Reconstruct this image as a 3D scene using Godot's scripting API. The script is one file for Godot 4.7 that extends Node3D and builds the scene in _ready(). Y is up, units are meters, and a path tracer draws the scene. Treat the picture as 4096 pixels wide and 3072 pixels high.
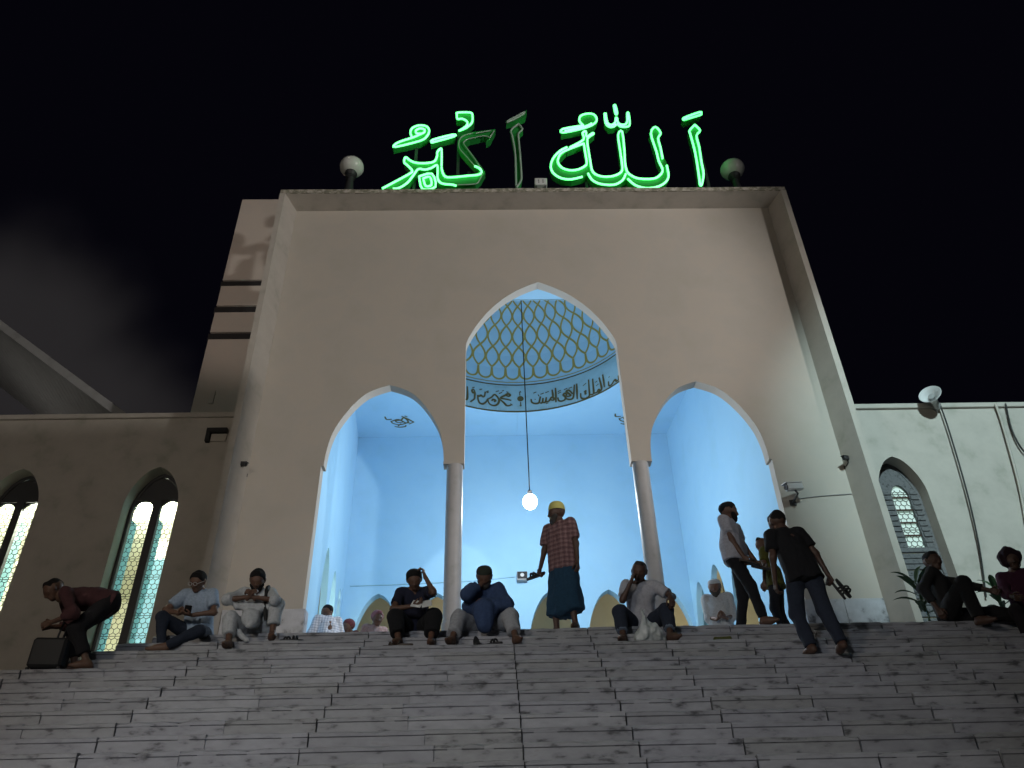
extends Node3D
# A mosque portal at night seen from the foot of its marble stairs.
# World: x along the facade, y up (0 = landing at the top of the stairs), z towards the camera (0 = edge of the landing).

const CAM := Vector3(-0.8921, -2.875, 9.0099)
const FPX := 800.0                      # focal length in pixels of a 1024 x 768 picture
const STEP_H := 0.155
const STEP_T := 0.248
const ZF := -2.139                      # front of the portal frame
const ZA := -2.627                      # front of the arched wall
const ZW := -3.4                        # front of the side wings
const ZB := -9.0                        # back wall of the hall
const ROOF := 9.715
const GROUND := -4.34

var cam_basis := Basis()
var rng := RandomNumberGenerator.new()
var M := {}
var used := {}

# ------------------------------------------------------------------ pixel -> place
func ray(x: float, y: float) -> Vector3:
	return cam_basis * Vector3((x - 512.0) / FPX, -(y - 384.0) / FPX, -1.0)
func onz(x: float, y: float, z: float) -> Vector3:
	var d := ray(x, y)
	return CAM + d * ((z - CAM.z) / d.z)
func dz(x: float, y: float, z: float) -> Vector3:      # from the 2212-pixel-wide view of the photograph
	return onz(x / 2.16015, y / 2.16015, z)
func srcz(x: float, y: float, z: float) -> Vector3:    # from the 4096-pixel-wide photograph
	return onz(x / 4.0, y / 4.0, z)

# ------------------------------------------------------------------ mesh builder
class MB:
	var v := PackedVector3Array()
	var n := PackedVector3Array()
	var o := Vector3.ZERO
	func tri(a: Vector3, b: Vector3, c: Vector3, nn: Vector3) -> void:
		v.append(a - o)
		if (b - a).cross(c - a).dot(nn) > 0.0:
			v.append(c - o); v.append(b - o)
		else:
			v.append(b - o); v.append(c - o)
		n.append(nn); n.append(nn); n.append(nn)
	func tri_n(a: Vector3, b: Vector3, c: Vector3, na: Vector3, nb: Vector3, nc: Vector3) -> void:
		v.append(a - o); n.append(na)
		if (b - a).cross(c - a).dot(na + nb + nc) > 0.0:
			v.append(c - o); n.append(nc); v.append(b - o); n.append(nb)
		else:
			v.append(b - o); n.append(nb); v.append(c - o); n.append(nc)
	func quad(a: Vector3, b: Vector3, c: Vector3, d: Vector3, nn: Vector3) -> void:
		tri(a, b, c, nn); tri(a, c, d, nn)
	func quad_n(a: Vector3, b: Vector3, c: Vector3, d: Vector3, na: Vector3, nb: Vector3, nc: Vector3, nd: Vector3) -> void:
		tri_n(a, b, c, na, nb, nc); tri_n(a, c, d, na, nc, nd)
	func box(lo: Vector3, hi: Vector3) -> void:
		obox((lo + hi) * 0.5, (hi - lo) * 0.5, Basis())
	func obox(c: Vector3, h: Vector3, b: Basis) -> void:
		for ax in 3:
			for s in [-1.0, 1.0]:
				var nn := Vector3.ZERO; nn[ax] = s
				var u := Vector3.ZERO; u[(ax + 1) % 3] = h[(ax + 1) % 3]
				var w := Vector3.ZERO; w[(ax + 2) % 3] = h[(ax + 2) % 3]
				var f := nn * h[ax]
				quad(c + b * (f - u - w), c + b * (f + u - w), c + b * (f + u + w), c + b * (f - u + w), b * nn)
	func bevel_box(c: Vector3, h: Vector3, b: Basis, e: float) -> void:
		# a box whose twelve edges are chamfered by e
		for ax in 3:
			var a1 := (ax + 1) % 3
			var a2 := (ax + 2) % 3
			for s in [-1.0, 1.0]:
				var nn := Vector3.ZERO; nn[ax] = s
				var u := Vector3.ZERO; u[a1] = h[a1] - e
				var w := Vector3.ZERO; w[a2] = h[a2] - e
				var f := nn * h[ax]
				quad(c + b * (f - u - w), c + b * (f + u - w), c + b * (f + u + w), c + b * (f - u + w), b * nn)
				for s2 in [-1.0, 1.0]:          # edge between +s axis ax and +s2 axis a1
					var n2 := Vector3.ZERO; n2[a1] = s2
					var p := nn * h[ax] + n2 * (h[a1] - e)
					var q := nn * (h[ax] - e) + n2 * h[a1]
					quad(c + b * (p - w), c + b * (p + w), c + b * (q + w), c + b * (q - w), (b * (nn + n2)).normalized())
					for s3 in [-1.0, 1.0]:
						if ax == 0:
							var g := Vector3(s, s2, s3)
							tri(c + b * (g * (h - Vector3(0, e, e))), c + b * (g * (h - Vector3(e, 0, e))), c + b * (g * (h - Vector3(e, e, 0))), (b * g).normalized())
	func frame_at(d: Vector3) -> Basis:
		var up := Vector3.UP if absf(d.y) < 0.9 else Vector3.RIGHT
		var x := up.cross(d).normalized()
		return Basis(x, d.cross(x).normalized(), d)
	func tube(pts: PackedVector3Array, r: float, segs := 6, r_end := -1.0, caps := true) -> void:
		var rings := []
		var fr := Basis()
		for i in pts.size():
			var d: Vector3
			if i == 0: d = pts[1] - pts[0]
			elif i == pts.size() - 1: d = pts[i] - pts[i - 1]
			else: d = (pts[i + 1] - pts[i]).normalized() + (pts[i] - pts[i - 1]).normalized()
			d = d.normalized()
			if d.length() < 0.5: d = Vector3.UP
			if i == 0: fr = frame_at(d)
			else:
				var x := fr.x - d * fr.x.dot(d)
				x = x.normalized() if x.length() > 0.01 else frame_at(d).x
				fr = Basis(x, d.cross(x), d)
			var rr := r if r_end < 0.0 else lerpf(r, r_end, float(i) / (pts.size() - 1))
			var ring := []
			for k in segs:
				var a := TAU * k / segs
				var nn := fr.x * cos(a) + fr.y * sin(a)
				ring.append([pts[i] + nn * rr, nn])
			rings.append(ring)
		for i in rings.size() - 1:
			for k in segs:
				var a = rings[i][k]; var b = rings[i][(k + 1) % segs]; var c = rings[i + 1][(k + 1) % segs]; var d2 = rings[i + 1][k]
				quad_n(a[0], b[0], c[0], d2[0], a[1], b[1], c[1], d2[1])
		if caps:
			for e in [0, rings.size() - 1]:
				var nn2: Vector3 = (pts[0] - pts[1]) if e == 0 else (pts[e] - pts[e - 1])
				for k in range(1, segs - 1):
					tri(rings[e][0][0], rings[e][k][0], rings[e][k + 1][0], nn2.normalized())
	func lathe(c: Vector3, b: Basis, prof: Array, segs := 20) -> void:
		# prof: Vector2(radius, height along b.y)
		for i in prof.size() - 1:
			var p: Vector2 = prof[i]; var q: Vector2 = prof[i + 1]
			var t := (q - p)
			var nr := Vector2(t.y, -t.x).normalized()
			for k in segs:
				var a0 := TAU * k / segs; var a1 := TAU * (k + 1) / segs
				var r0 := b.x * cos(a0) + b.z * sin(a0); var r1 := b.x * cos(a1) + b.z * sin(a1)
				var n0 := r0 * nr.x + b.y * nr.y; var n1 := r1 * nr.x + b.y * nr.y
				if p.x > 0.0001: tri_n(c + r0 * p.x + b.y * p.y, c + r1 * p.x + b.y * p.y, c + r1 * q.x + b.y * q.y, n0, n1, n1)
				if q.x > 0.0001: tri_n(c + r0 * p.x + b.y * p.y, c + r1 * q.x + b.y * q.y, c + r0 * q.x + b.y * q.y, n0, n1, n0)
	func extrude(poly: PackedVector2Array, t: Transform3D, depth: float) -> void:
		# poly lies in the x-y plane of t and is extruded along -z
		var idx := Geometry2D.triangulate_polygon(poly)
		if idx.is_empty(): print("could not triangulate a polygon of ", poly.size())
		var zv := t.basis.z
		for i in range(0, idx.size(), 3):
			var a := t * Vector3(poly[idx[i]].x, poly[idx[i]].y, 0); var b := t * Vector3(poly[idx[i + 1]].x, poly[idx[i + 1]].y, 0); var c := t * Vector3(poly[idx[i + 2]].x, poly[idx[i + 2]].y, 0)
			tri(a, b, c, zv); tri(a - zv * depth, b - zv * depth, c - zv * depth, -zv)
		var area := 0.0
		for i in poly.size():
			var p := poly[i]; var q := poly[(i + 1) % poly.size()]
			area += p.cross(q)
		var s := signf(area)
		for i in poly.size():
			var p := poly[i]; var q := poly[(i + 1) % poly.size()]
			if p.distance_to(q) < 0.0005: continue
			var e := (q - p).normalized()
			var nn := t.basis * Vector3(e.y * s, -e.x * s, 0)
			var a := t * Vector3(p.x, p.y, 0); var b := t * Vector3(q.x, q.y, 0)
			quad(a, b, b - zv * depth, a - zv * depth, nn.normalized())
	func blob(c: Vector3, r: Vector3, b: Basis, rings := 8, segs := 12) -> void:
		for i in rings:
			for k in segs:
				var q := []
				for e in [[i, k], [i, k + 1], [i + 1, k + 1], [i + 1, k]]:
					var th: float = PI * e[0] / rings; var ph: float = TAU * e[1] / segs
					var d := Vector3(sin(th) * cos(ph), cos(th), sin(th) * sin(ph))
					q.append([c + b * (d * r), (b * (d / r)).normalized()])
				if i > 0: tri_n(q[0][0], q[1][0], q[2][0], q[0][1], q[1][1], q[2][1])
				if i < rings - 1: tri_n(q[0][0], q[2][0], q[3][0], q[0][1], q[2][1], q[3][1])
	func mesh() -> ArrayMesh:
		var a := []
		a.resize(Mesh.ARRAY_MAX)
		a[Mesh.ARRAY_VERTEX] = v
		a[Mesh.ARRAY_NORMAL] = n
		var m := ArrayMesh.new()
		m.add_surface_from_arrays(Mesh.PRIMITIVE_TRIANGLES, a)
		return m

func mb(parent: Node3D = null) -> MB:
	var b := MB.new()
	if parent: b.o = origin_of(parent)
	return b
func origin_of(p: Node3D) -> Vector3:
	var o := Vector3.ZERO
	var q: Node = p
	while q != self and q != null:
		o += (q as Node3D).position
		q = q.get_parent()
	return o
func numbered(called: String) -> String:
	var k: int = used.get(called, 0)
	used[called] = k + 1
	return called if k == 0 else "%s_%03d" % [called, k]
func obj(called: String, b: MB, m: Material, parent: Node3D) -> MeshInstance3D:
	var o := MeshInstance3D.new()
	o.mesh = b.mesh(); o.material_override = m
	o.name = called
	parent.add_child(o, true)
	return o
func tag(o: Node, label: String, category: String, group := "") -> void:
	o.set_meta("label", label); o.set_meta("category", category)
	if group != "": o.set_meta("group", group)
func thing(called: String, at: Vector3, label: String, category: String, group := "") -> Node3D:
	var o := Node3D.new()
	o.name = numbered(called); add_child(o); o.position = at
	tag(o, label, category, group)
	return o
func structure(called: String) -> Node3D:
	var o := Node3D.new()
	o.name = called; add_child(o); o.set_meta("kind", "structure")
	return o

# ------------------------------------------------------------------ materials
func lin(r: float, g: float, b: float) -> Color:
	return Color(r, g, b).linear_to_srgb()
func grain(seed_: int, freq: float, octaves: int, stops: Array, size := 512) -> ImageTexture:
	# stops: [[value, Color], ...]: colour multipliers of a blotchy surface
	var fn := FastNoiseLite.new()
	fn.seed = seed_; fn.frequency = freq; fn.fractal_octaves = octaves; fn.fractal_gain = 0.58
	var im := fn.get_seamless_image(size, size)
	im.convert(Image.FORMAT_L8)
	var lut := []
	for i in 256:
		var t := i / 255.0
		var c: Color = stops[0][1]
		for s in stops.size() - 1:
			if t >= stops[s][0]:
				c = (stops[s][1] as Color).lerp(stops[s + 1][1], clampf((t - stops[s][0]) / (stops[s + 1][0] - stops[s][0]), 0, 1))
		lut.append(c)
	var src := im.get_data()
	var out := PackedByteArray()
	out.resize(size * size * 3)
	for i in src.size():
		var c: Color = lut[src[i]]
		out[i * 3] = c.r8; out[i * 3 + 1] = c.g8; out[i * 3 + 2] = c.b8
	return ImageTexture.create_from_image(Image.create_from_data(size, size, false, Image.FORMAT_RGB8, out))
func mat(c: Color, rough := 0.9, tex: Texture2D = null, scale_ := 0.3, metal := 0.0, world := true) -> StandardMaterial3D:
	var m := StandardMaterial3D.new()
	m.albedo_color = c; m.roughness = rough; m.metallic = metal
	if tex:
		m.albedo_texture = tex
		m.uv1_triplanar = true; m.uv1_world_triplanar = world
		m.uv1_scale = Vector3.ONE * scale_
	return m
func glow(c: Color, energy: float) -> StandardMaterial3D:
	var m := StandardMaterial3D.new()
	m.albedo_color = lin(0.6, 0.6, 0.6); m.emission_enabled = true; m.emission = c; m.emission_energy_multiplier = energy
	return m
func g(x: float) -> Color: return Color(x, x, x)

func make_materials() -> void:
	var plaster := grain(3, 0.006, 5, [[0.0, Color(0.965, 0.965, 0.95)], [0.45, g(0.985)], [0.62, Color(1.0, 0.992, 0.985)], [1.0, Color(0.985, 0.985, 0.985)]])
	var plaster2 := grain(11, 0.01, 5, [[0.0, Color(0.86, 0.87, 0.85)], [0.35, g(0.965)], [0.7, g(1.0)], [1.0, g(0.97)]])
	var stone := grain(5, 0.02, 6, [[0.0, g(0.40)], [0.16, g(0.62)], [0.28, g(0.86)], [0.40, g(0.93)], [0.6, g(0.96)], [0.8, g(1.0)], [1.0, Color(0.93, 0.92, 0.90)]])
	var peel := grain(8, 0.03, 4, [[0.0, Color(0.62, 0.64, 0.60)], [0.40, Color(0.70, 0.71, 0.66)], [0.48, Color(0.84, 0.84, 0.80)], [0.62, Color(0.9, 0.9, 0.88)], [0.66, g(1.0)], [1.0, g(1.0)]])
	var cloth := grain(21, 0.05, 3, [[0.0, g(0.82)], [0.5, g(0.95)], [1.0, g(1.0)]], 256)
	M.front = mat(lin(0.50, 0.46, 0.41), 0.85, plaster, 0.22)
	M.frame = mat(lin(0.50, 0.46, 0.41), 0.85, plaster2, 0.3)
	M.edge = mat(lin(0.50, 0.46, 0.41), 0.9, peel, 0.45)
	M.blue = mat(lin(0.32, 0.58, 0.80), 0.8, plaster, 0.2)
	M.blue_dome = mat(lin(0.32, 0.58, 0.80), 0.8, plaster, 0.25)
	M.blue_band = mat(lin(0.28, 0.50, 0.62), 0.8, plaster2, 0.4)
	M.gold = mat(lin(0.33, 0.29, 0.075), 0.6)
	M.dark_gold = mat(lin(0.095, 0.085, 0.03), 0.6)
	M.wing = mat(lin(0.50, 0.46, 0.41), 0.85, plaster2, 0.25)
	M.tower = mat(lin(0.50, 0.46, 0.41), 0.85, plaster, 0.2)
	M.black = mat(lin(0.012, 0.012, 0.013), 0.7)
	M.cream = mat(lin(0.63, 0.62, 0.50), 0.85, plaster, 0.3)
	M.marble = mat(lin(0.52, 0.53, 0.57), 0.35, stone, 0.35)
	M.column = mat(lin(0.48, 0.47, 0.47), 0.45, plaster2, 0.4)
	M.steps = []
	for k in 6:
		var t: float = [0.36, 0.39, 0.42, 0.375, 0.445, 0.40][k]
		M.steps.append(mat(lin(t * 0.955, t * 0.965, t * 1.01 * [1.04, 1.02, 1.05, 1.0, 1.03, 1.06][k]), 0.62, stone, [0.55, 0.7, 0.6, 0.8, 0.65, 0.75][k]))
		M.steps[k].uv1_scale *= Vector3(0.5, 1.3, 0.6)
	M.mortar = mat(lin(0.05, 0.05, 0.05), 0.95)
	M.ground = mat(lin(0.10, 0.10, 0.10), 0.95, stone, 0.4)
	M.metal = mat(lin(0.33, 0.33, 0.33), 0.6, plaster2, 0.5, 0.1)
	M.dark_metal = mat(lin(0.05, 0.05, 0.055), 0.5, null, 1, 0.4)
	M.rust = mat(lin(0.07, 0.035, 0.025), 0.9)
	M.letter = mat(lin(0.016, 0.24, 0.04), 0.5)
	M.neon = glow(Color(0.36, 1.0, 0.52), 3.0)
	M.tube_off = mat(lin(0.35, 0.45, 0.38), 0.2)
	M.bulb = glow(Color(0.93, 0.97, 1.0), 14.0)
	M.warm_bulb = glow(Color(1.0, 0.93, 0.80), 10.0)
	M.wire = mat(lin(0.02, 0.02, 0.02), 0.8)
	M.globe = mat(lin(0.62, 0.62, 0.60), 0.18)
	M.white_metal = mat(lin(0.60, 0.60, 0.60), 0.4)
	M.plastic = mat(lin(0.62, 0.66, 0.66), 0.35, plaster2, 1.5)
	M.leaf = mat(lin(0.022, 0.055, 0.020), 0.5)
	M.leather = mat(lin(0.055, 0.04, 0.03), 0.6)
	M.rubber = mat(lin(0.02, 0.02, 0.022), 0.7)
	M.paper = mat(lin(0.75, 0.76, 0.74), 0.9)
	M.jeans = mat(lin(0.022, 0.030, 0.052), 0.95, cloth, 2.0, 0, false)
	M.teal = mat(lin(0.22, 0.44, 0.48), 0.6)
	M.stone_dark = mat(lin(0.16, 0.16, 0.165), 0.9, stone, 1.2)
	M.cloth_tex = cloth
	var glass := StandardMaterial3D.new()
	glass.albedo_color = Color(0.75, 0.88, 0.88, 0.10); glass.transparency = BaseMaterial3D.TRANSPARENCY_ALPHA; glass.roughness = 0.05
	M.glass = glass
func fabric(r: float, gg: float, b: float, tex: Texture2D = null, sc := 2.0) -> StandardMaterial3D:
	return mat(lin(r, gg, b), 0.95, tex if tex else M.cloth_tex, sc, 0.0, false)
func checks(base: Color, stripe: Color, light: Color, n: int) -> ImageTexture:
	var im := Image.create(128, 128, false, Image.FORMAT_RGB8)
	im.fill(base)
	var p := 128 / n
	for k in n:
		for x in range(k * p, k * p + p / 3):
			for y in 128: im.set_pixel(x, y, im.get_pixel(x, y).lerp(stripe, 0.6))
		for y in range(k * p, k * p + p / 3):
			for x in 128: im.set_pixel(x, y, im.get_pixel(x, y).lerp(stripe, 0.6))
		for i in 128:
			for w in 2:
				im.set_pixel(k * p + p * 2 / 3 + w, i, im.get_pixel(k * p + p * 2 / 3 + w, i).lerp(light, 0.7))
				im.set_pixel(i, k * p + p * 2 / 3 + w, im.get_pixel(i, k * p + p * 2 / 3 + w).lerp(light, 0.7))
	return ImageTexture.create_from_image(im)

const HALL_LIGHT := 11.6

func _ready() -> void:
	# ---- camera
	cam_basis = Basis.from_euler(Vector3(0.6058, -0.0285, -0.0282))
	var cam := Camera3D.new()
	cam.fov = 51.282; cam.near = 0.05; cam.far = 900.0
	add_child(cam); cam.transform = Transform3D(cam_basis, CAM); cam.current = true
	# ---- night sky, faint glow of the city on the air
	var env := Environment.new()
	env.background_mode = Environment.BG_SKY
	env.tonemap_mode = Environment.TONE_MAPPER_LINEAR
	env.tonemap_exposure = 1.0
	env.sdfgi_enabled = true; env.ssao_enabled = true; env.ssil_enabled = true
	var sky := Sky.new()
	sky.sky_material = night_sky()
	env.sky = sky
	var we := WorldEnvironment.new()
	we.environment = env
	add_child(we)
	# ---- the moon is hardly there
	var moon := DirectionalLight3D.new()
	moon.light_energy = 0.006; moon.light_angular_distance = 2.0; moon.light_color = Color(0.9, 0.93, 1.0); moon.shadow_enabled = true
	add_child(moon); moon.rotation_degrees = Vector3(-48, 35, 0)
	make_materials()
	# ---- unseen lamps behind the camera, placed to light portal, minaret, bright wing and steps
	unseen_lamp(Vector3(13.2, 5.6, 12.0), Vector3(-2.7, 7.4, ZA), 168.0, Color(1.0, 0.98, 0.96), 0.4, "unseen tall lamp beyond the stairs placed to light the portal front", 21.0)
	unseen_lamp(Vector3(-15.0, 5.0, 15.0), Vector3(-7.0, 13.0, -8.0), 100.0, Color(1.0, 0.90, 0.86), 0.4, "unseen floodlight placed to light the minaret", 10.0)
	unseen_lamp(Vector3(4.6, 9.6, 10.5), Vector3(8.3, 3.0, ZW), 208.0, Color(0.86, 0.985, 1.0), 0.9, "unseen high floodlight placed to light the bright wing", 19.0)
	unseen_lamp(Vector3(-3.5, 1.6, 11.5), Vector3(-0.9, -1.2, 1.2), 17.0, Color(0.96, 0.98, 1.0), 0.6, "unseen low lamp placed to light the steps", 27.0)
	unseen_lamp(Vector3(-8.5, 3.6, 13.5), Vector3(-4, 0, ZW), 23.0, Color(1.0, 0.95, 0.87), 0.8, "added fill lamp far out in front of the dim wing")  # fill light added to lift the shaded dim wing
	# a board added out of view to keep the first lamp off the dim wing
	added_shade_board(Vector3(6.62, 4.58, 7.40), Vector3(-0.813, -0.119, -0.570).normalized(), 0.95, 1.75)
	# ---- the place
	build_ground()
	build_stairs()
	build_portal()
	build_wings()
	build_behind()
	build_neon()
	build_fittings()
	build_people()
	build_small_things()

func night_sky() -> PanoramaSkyMaterial:
	var w := 768; var h := 384
	var im := Image.create(w, h, false, Image.FORMAT_RGBF)
	var fn := FastNoiseLite.new()
	fn.seed = 9; fn.frequency = 2.2; fn.fractal_octaves = 4
	var c0 := ray(40 / 2.16, 740 / 2.16).normalized()
	var c1 := ray(170 / 2.16, 880 / 2.16).normalized()
	for y in h:
		var th := PI * (y + 0.5) / h
		for x in w:
			var ph := TAU * ((x + 0.5) / w - 0.5)
			var d := Vector3(-sin(th) * sin(ph), cos(th), sin(th) * cos(ph))
			var col := Color(0.0013, 0.0012, 0.0028)
			var e := minf(d.angle_to(c0) / 0.135, d.angle_to(c1) / 0.125)
			if e < 2.2:
				var q := smoothstep(1.25, 0.35, e + 0.38 * fn.get_noise_3dv(d * 2.0))
				col = col.lerp(Color(0.0195, 0.0180, 0.0190), q)
			im.set_pixel(x, y, col)
	var m := PanoramaSkyMaterial.new()
	m.panorama = ImageTexture.create_from_image(im)
	return m

# ------------------------------------------------------------------ smooth outlines
func smooth2(p: PackedVector2Array, n := 4) -> PackedVector2Array:
	var out := PackedVector2Array()
	for i in p.size() - 1:
		var a := p[maxi(i - 1, 0)]; var b := p[i]; var c := p[i + 1]; var d := p[mini(i + 2, p.size() - 1)]
		for k in n: out.append(b.cubic_interpolate(c, a, d, float(k) / n))
	out.append(p[p.size() - 1])
	return out
func smooth3(p: PackedVector3Array, n := 3) -> PackedVector3Array:
	var out := PackedVector3Array()
	for i in p.size() - 1:
		var a := p[maxi(i - 1, 0)]; var b := p[i]; var c := p[i + 1]; var d := p[mini(i + 2, p.size() - 1)]
		for k in n: out.append(b.cubic_interpolate(c, a, d, float(k) / n))
	out.append(p[p.size() - 1])
	return out
func arch(cx: float, half: PackedVector2Array) -> PackedVector2Array:
	# half: (distance from the axis, height) from the springing up to the apex; returned from the left springing to the right one
	var s := smooth2(half, 3)
	var out := PackedVector2Array()
	for q in s: out.append(Vector2(cx - q.x, q.y))
	for i in range(s.size() - 2, -1, -1): out.append(Vector2(cx + s[i].x, s[i].y))
	return out
func pointed(cx: float, w: float, spring: float, rise: float) -> PackedVector2Array:
	var h := PackedVector2Array()
	for q in [Vector2(1.0, 0.0), Vector2(0.985, 0.19), Vector2(0.90, 0.40), Vector2(0.76, 0.59), Vector2(0.58, 0.76), Vector2(0.38, 0.89), Vector2(0.19, 0.96), Vector2(0.0, 1.0)]:
		h.append(Vector2(q.x * w, spring + q.y * rise))
	return arch(cx, h)

func notched_wall(x0: float, x1: float, y0: float, y1: float, notches: Array) -> PackedVector2Array:
	# a wall outline whose arched openings reach down to its foot
	var p := PackedVector2Array([Vector2(x0, y0)])
	for nn in notches:
		p.append(Vector2(nn[0].x, y0)); p.append_array(nn); p.append(Vector2(nn[nn.size() - 1].x, y0))
	p.append_array(PackedVector2Array([Vector2(x1, y0), Vector2(x1, y1), Vector2(x0, y1)]))
	return p

# ------------------------------------------------------------------ the stairs
func build_stairs() -> void:
	var s := structure("stairs")
	var left := [-4.73, -5.0, -5.2, -5.42, -5.75]
	var joints := [-10.2, -8.6, -7.05, -5.5, -3.905, -2.325, -0.706, 0.14, 0.907, 1.76, 2.62, 3.5, 4.36, 5.3, 6.4, 7.6]
	var variants := []
	for k in 5:
		var b := mb()
		rng.seed = 400 + k
		# cross-sections along the stone; the nosing is worn unevenly and chipped here and there
		var rings := []
		for q in 8:
			var worn := rng.randf_range(0.004, 0.012) + (0.016 if rng.randf() < 0.12 else 0.0)
			var out := 0.014 - (rng.randf_range(0.0, 0.004) if rng.randf() < 0.8 else 0.012)
			var x := q / 7.0 if q == 0 or q == 7 else (q + rng.randf_range(-0.3, 0.3)) / 7.0
			var ring := []
			for c in [Vector2(out, -worn), Vector2(out, -0.034), Vector2(0.0, -0.040), Vector2(0.0, -STEP_H + 0.001), Vector2(-STEP_T, -STEP_H + 0.001), Vector2(-STEP_T, 0.0), Vector2(out - worn * 1.3, 0.0)]:
				ring.append(Vector3(x, c.y, c.x))
			rings.append(ring)
		for q in 7:
			for c in 7:
				var p0: Vector3 = rings[q][c]; var p1: Vector3 = rings[q + 1][c]; var p2: Vector3 = rings[q + 1][(c + 1) % 7]; var p3: Vector3 = rings[q][(c + 1) % 7]
				b.quad(p0, p1, p2, p3, (p1 - p0).cross(p0 - p3).normalized())
		for q in [0, 7]:
			for c in range(1, 6): b.tri(rings[q][0], rings[q][c], rings[q][c + 1], Vector3(-1 if q == 0 else 1, 0, 0))
		variants.append(b.mesh())
	var core := mb()
	var low := mb()
	rng.seed = 77
	for k in 29:
		var y := -k * STEP_H
		var z := k * STEP_T
		var x_left: float = left[k] if k < left.size() else -10.2
		core.box(Vector3(x_left + 0.02, y - STEP_H - 0.1, z - STEP_T - 0.1), Vector3(7.58, y - 0.012, z - 0.010))
		if k >= 15:
			low.box(Vector3(x_left, y - STEP_H, z - STEP_T), Vector3(7.6, y, z))
			continue
		var cuts := []
		for j in joints.size() - 1:
			var a: float = maxf(joints[j], x_left); var c: float = joints[j + 1]
			if c - a < 0.15: continue
			var parts := 1 if c - a < 1.0 else 2
			var prev := a + 0.005
			for q in parts:
				var e := c - 0.005 if q == parts - 1 else a + (c - a) * (q + 1.0 + rng.randf_range(-0.22, 0.22)) / parts
				cuts.append([prev, e - 0.0003]); prev = e + 0.0003
		for cut in cuts:
			# the stones beyond the view of the camera are joined below
			if cut[1] < -7.2 + k * 0.12 or cut[0] > 6.1 - k * 0.10:
				low.box(Vector3(cut[0], y - STEP_H, z - STEP_T), Vector3(cut[1], y, z))
				continue
			var m := MeshInstance3D.new()
			m.mesh = variants[rng.randi() % 5]
			m.material_override = M.steps[rng.randi() % 6]
			m.name = "step_stone"
			s.add_child(m, true)
			m.position = Vector3(cut[0], y + rng.randf_range(-0.003, 0.002), z + rng.randf_range(-0.006, 0.004))
			m.scale = Vector3(cut[1] - cut[0], 1, 1)
			m.rotation.z = rng.randf_range(-0.002, 0.002)
	obj("stair_core", core, M.mortar, s)
	var lo := obj("lower_steps", low, M.steps[1], s)
	lo.set_meta("kind", "stuff")

func build_ground() -> void:
	var gnd := structure("ground")
	var b := mb()
	b.box(Vector3(-400, GROUND - 0.5, -400), Vector3(400, GROUND, 400))
	obj("pavement", b, M.ground, gnd)
	var l := structure("landing")
	b = mb()
	b.box(Vector3(-4.75, -0.2, -9.0), Vector3(7.6, -0.004, -STEP_T - 0.003))
	obj("landing_floor", b, M.steps[2], l)
	b = mb()
	b.box(Vector3(-12.3, -0.6, -12.4), Vector3(11.3, -0.201, -3.0))
	b.box(Vector3(-4.72, GROUND, -9.0), Vector3(7.56, -0.61, -0.4))
	obj("plinth", b, M.stone_dark, l)
	b = mb()
	b.box(Vector3(-12.3, -0.2, -12.4), Vector3(-4.76, -0.005, -3.42))
	b.box(Vector3(7.61, -0.2, -12.4), Vector3(11.3, -0.005, -3.42))
	b.box(Vector3(-4.75, -0.2, -12.4), Vector3(7.6, -0.005, -9.01))
	obj("prayer_hall_floor", b, M.marble, l)

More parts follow.
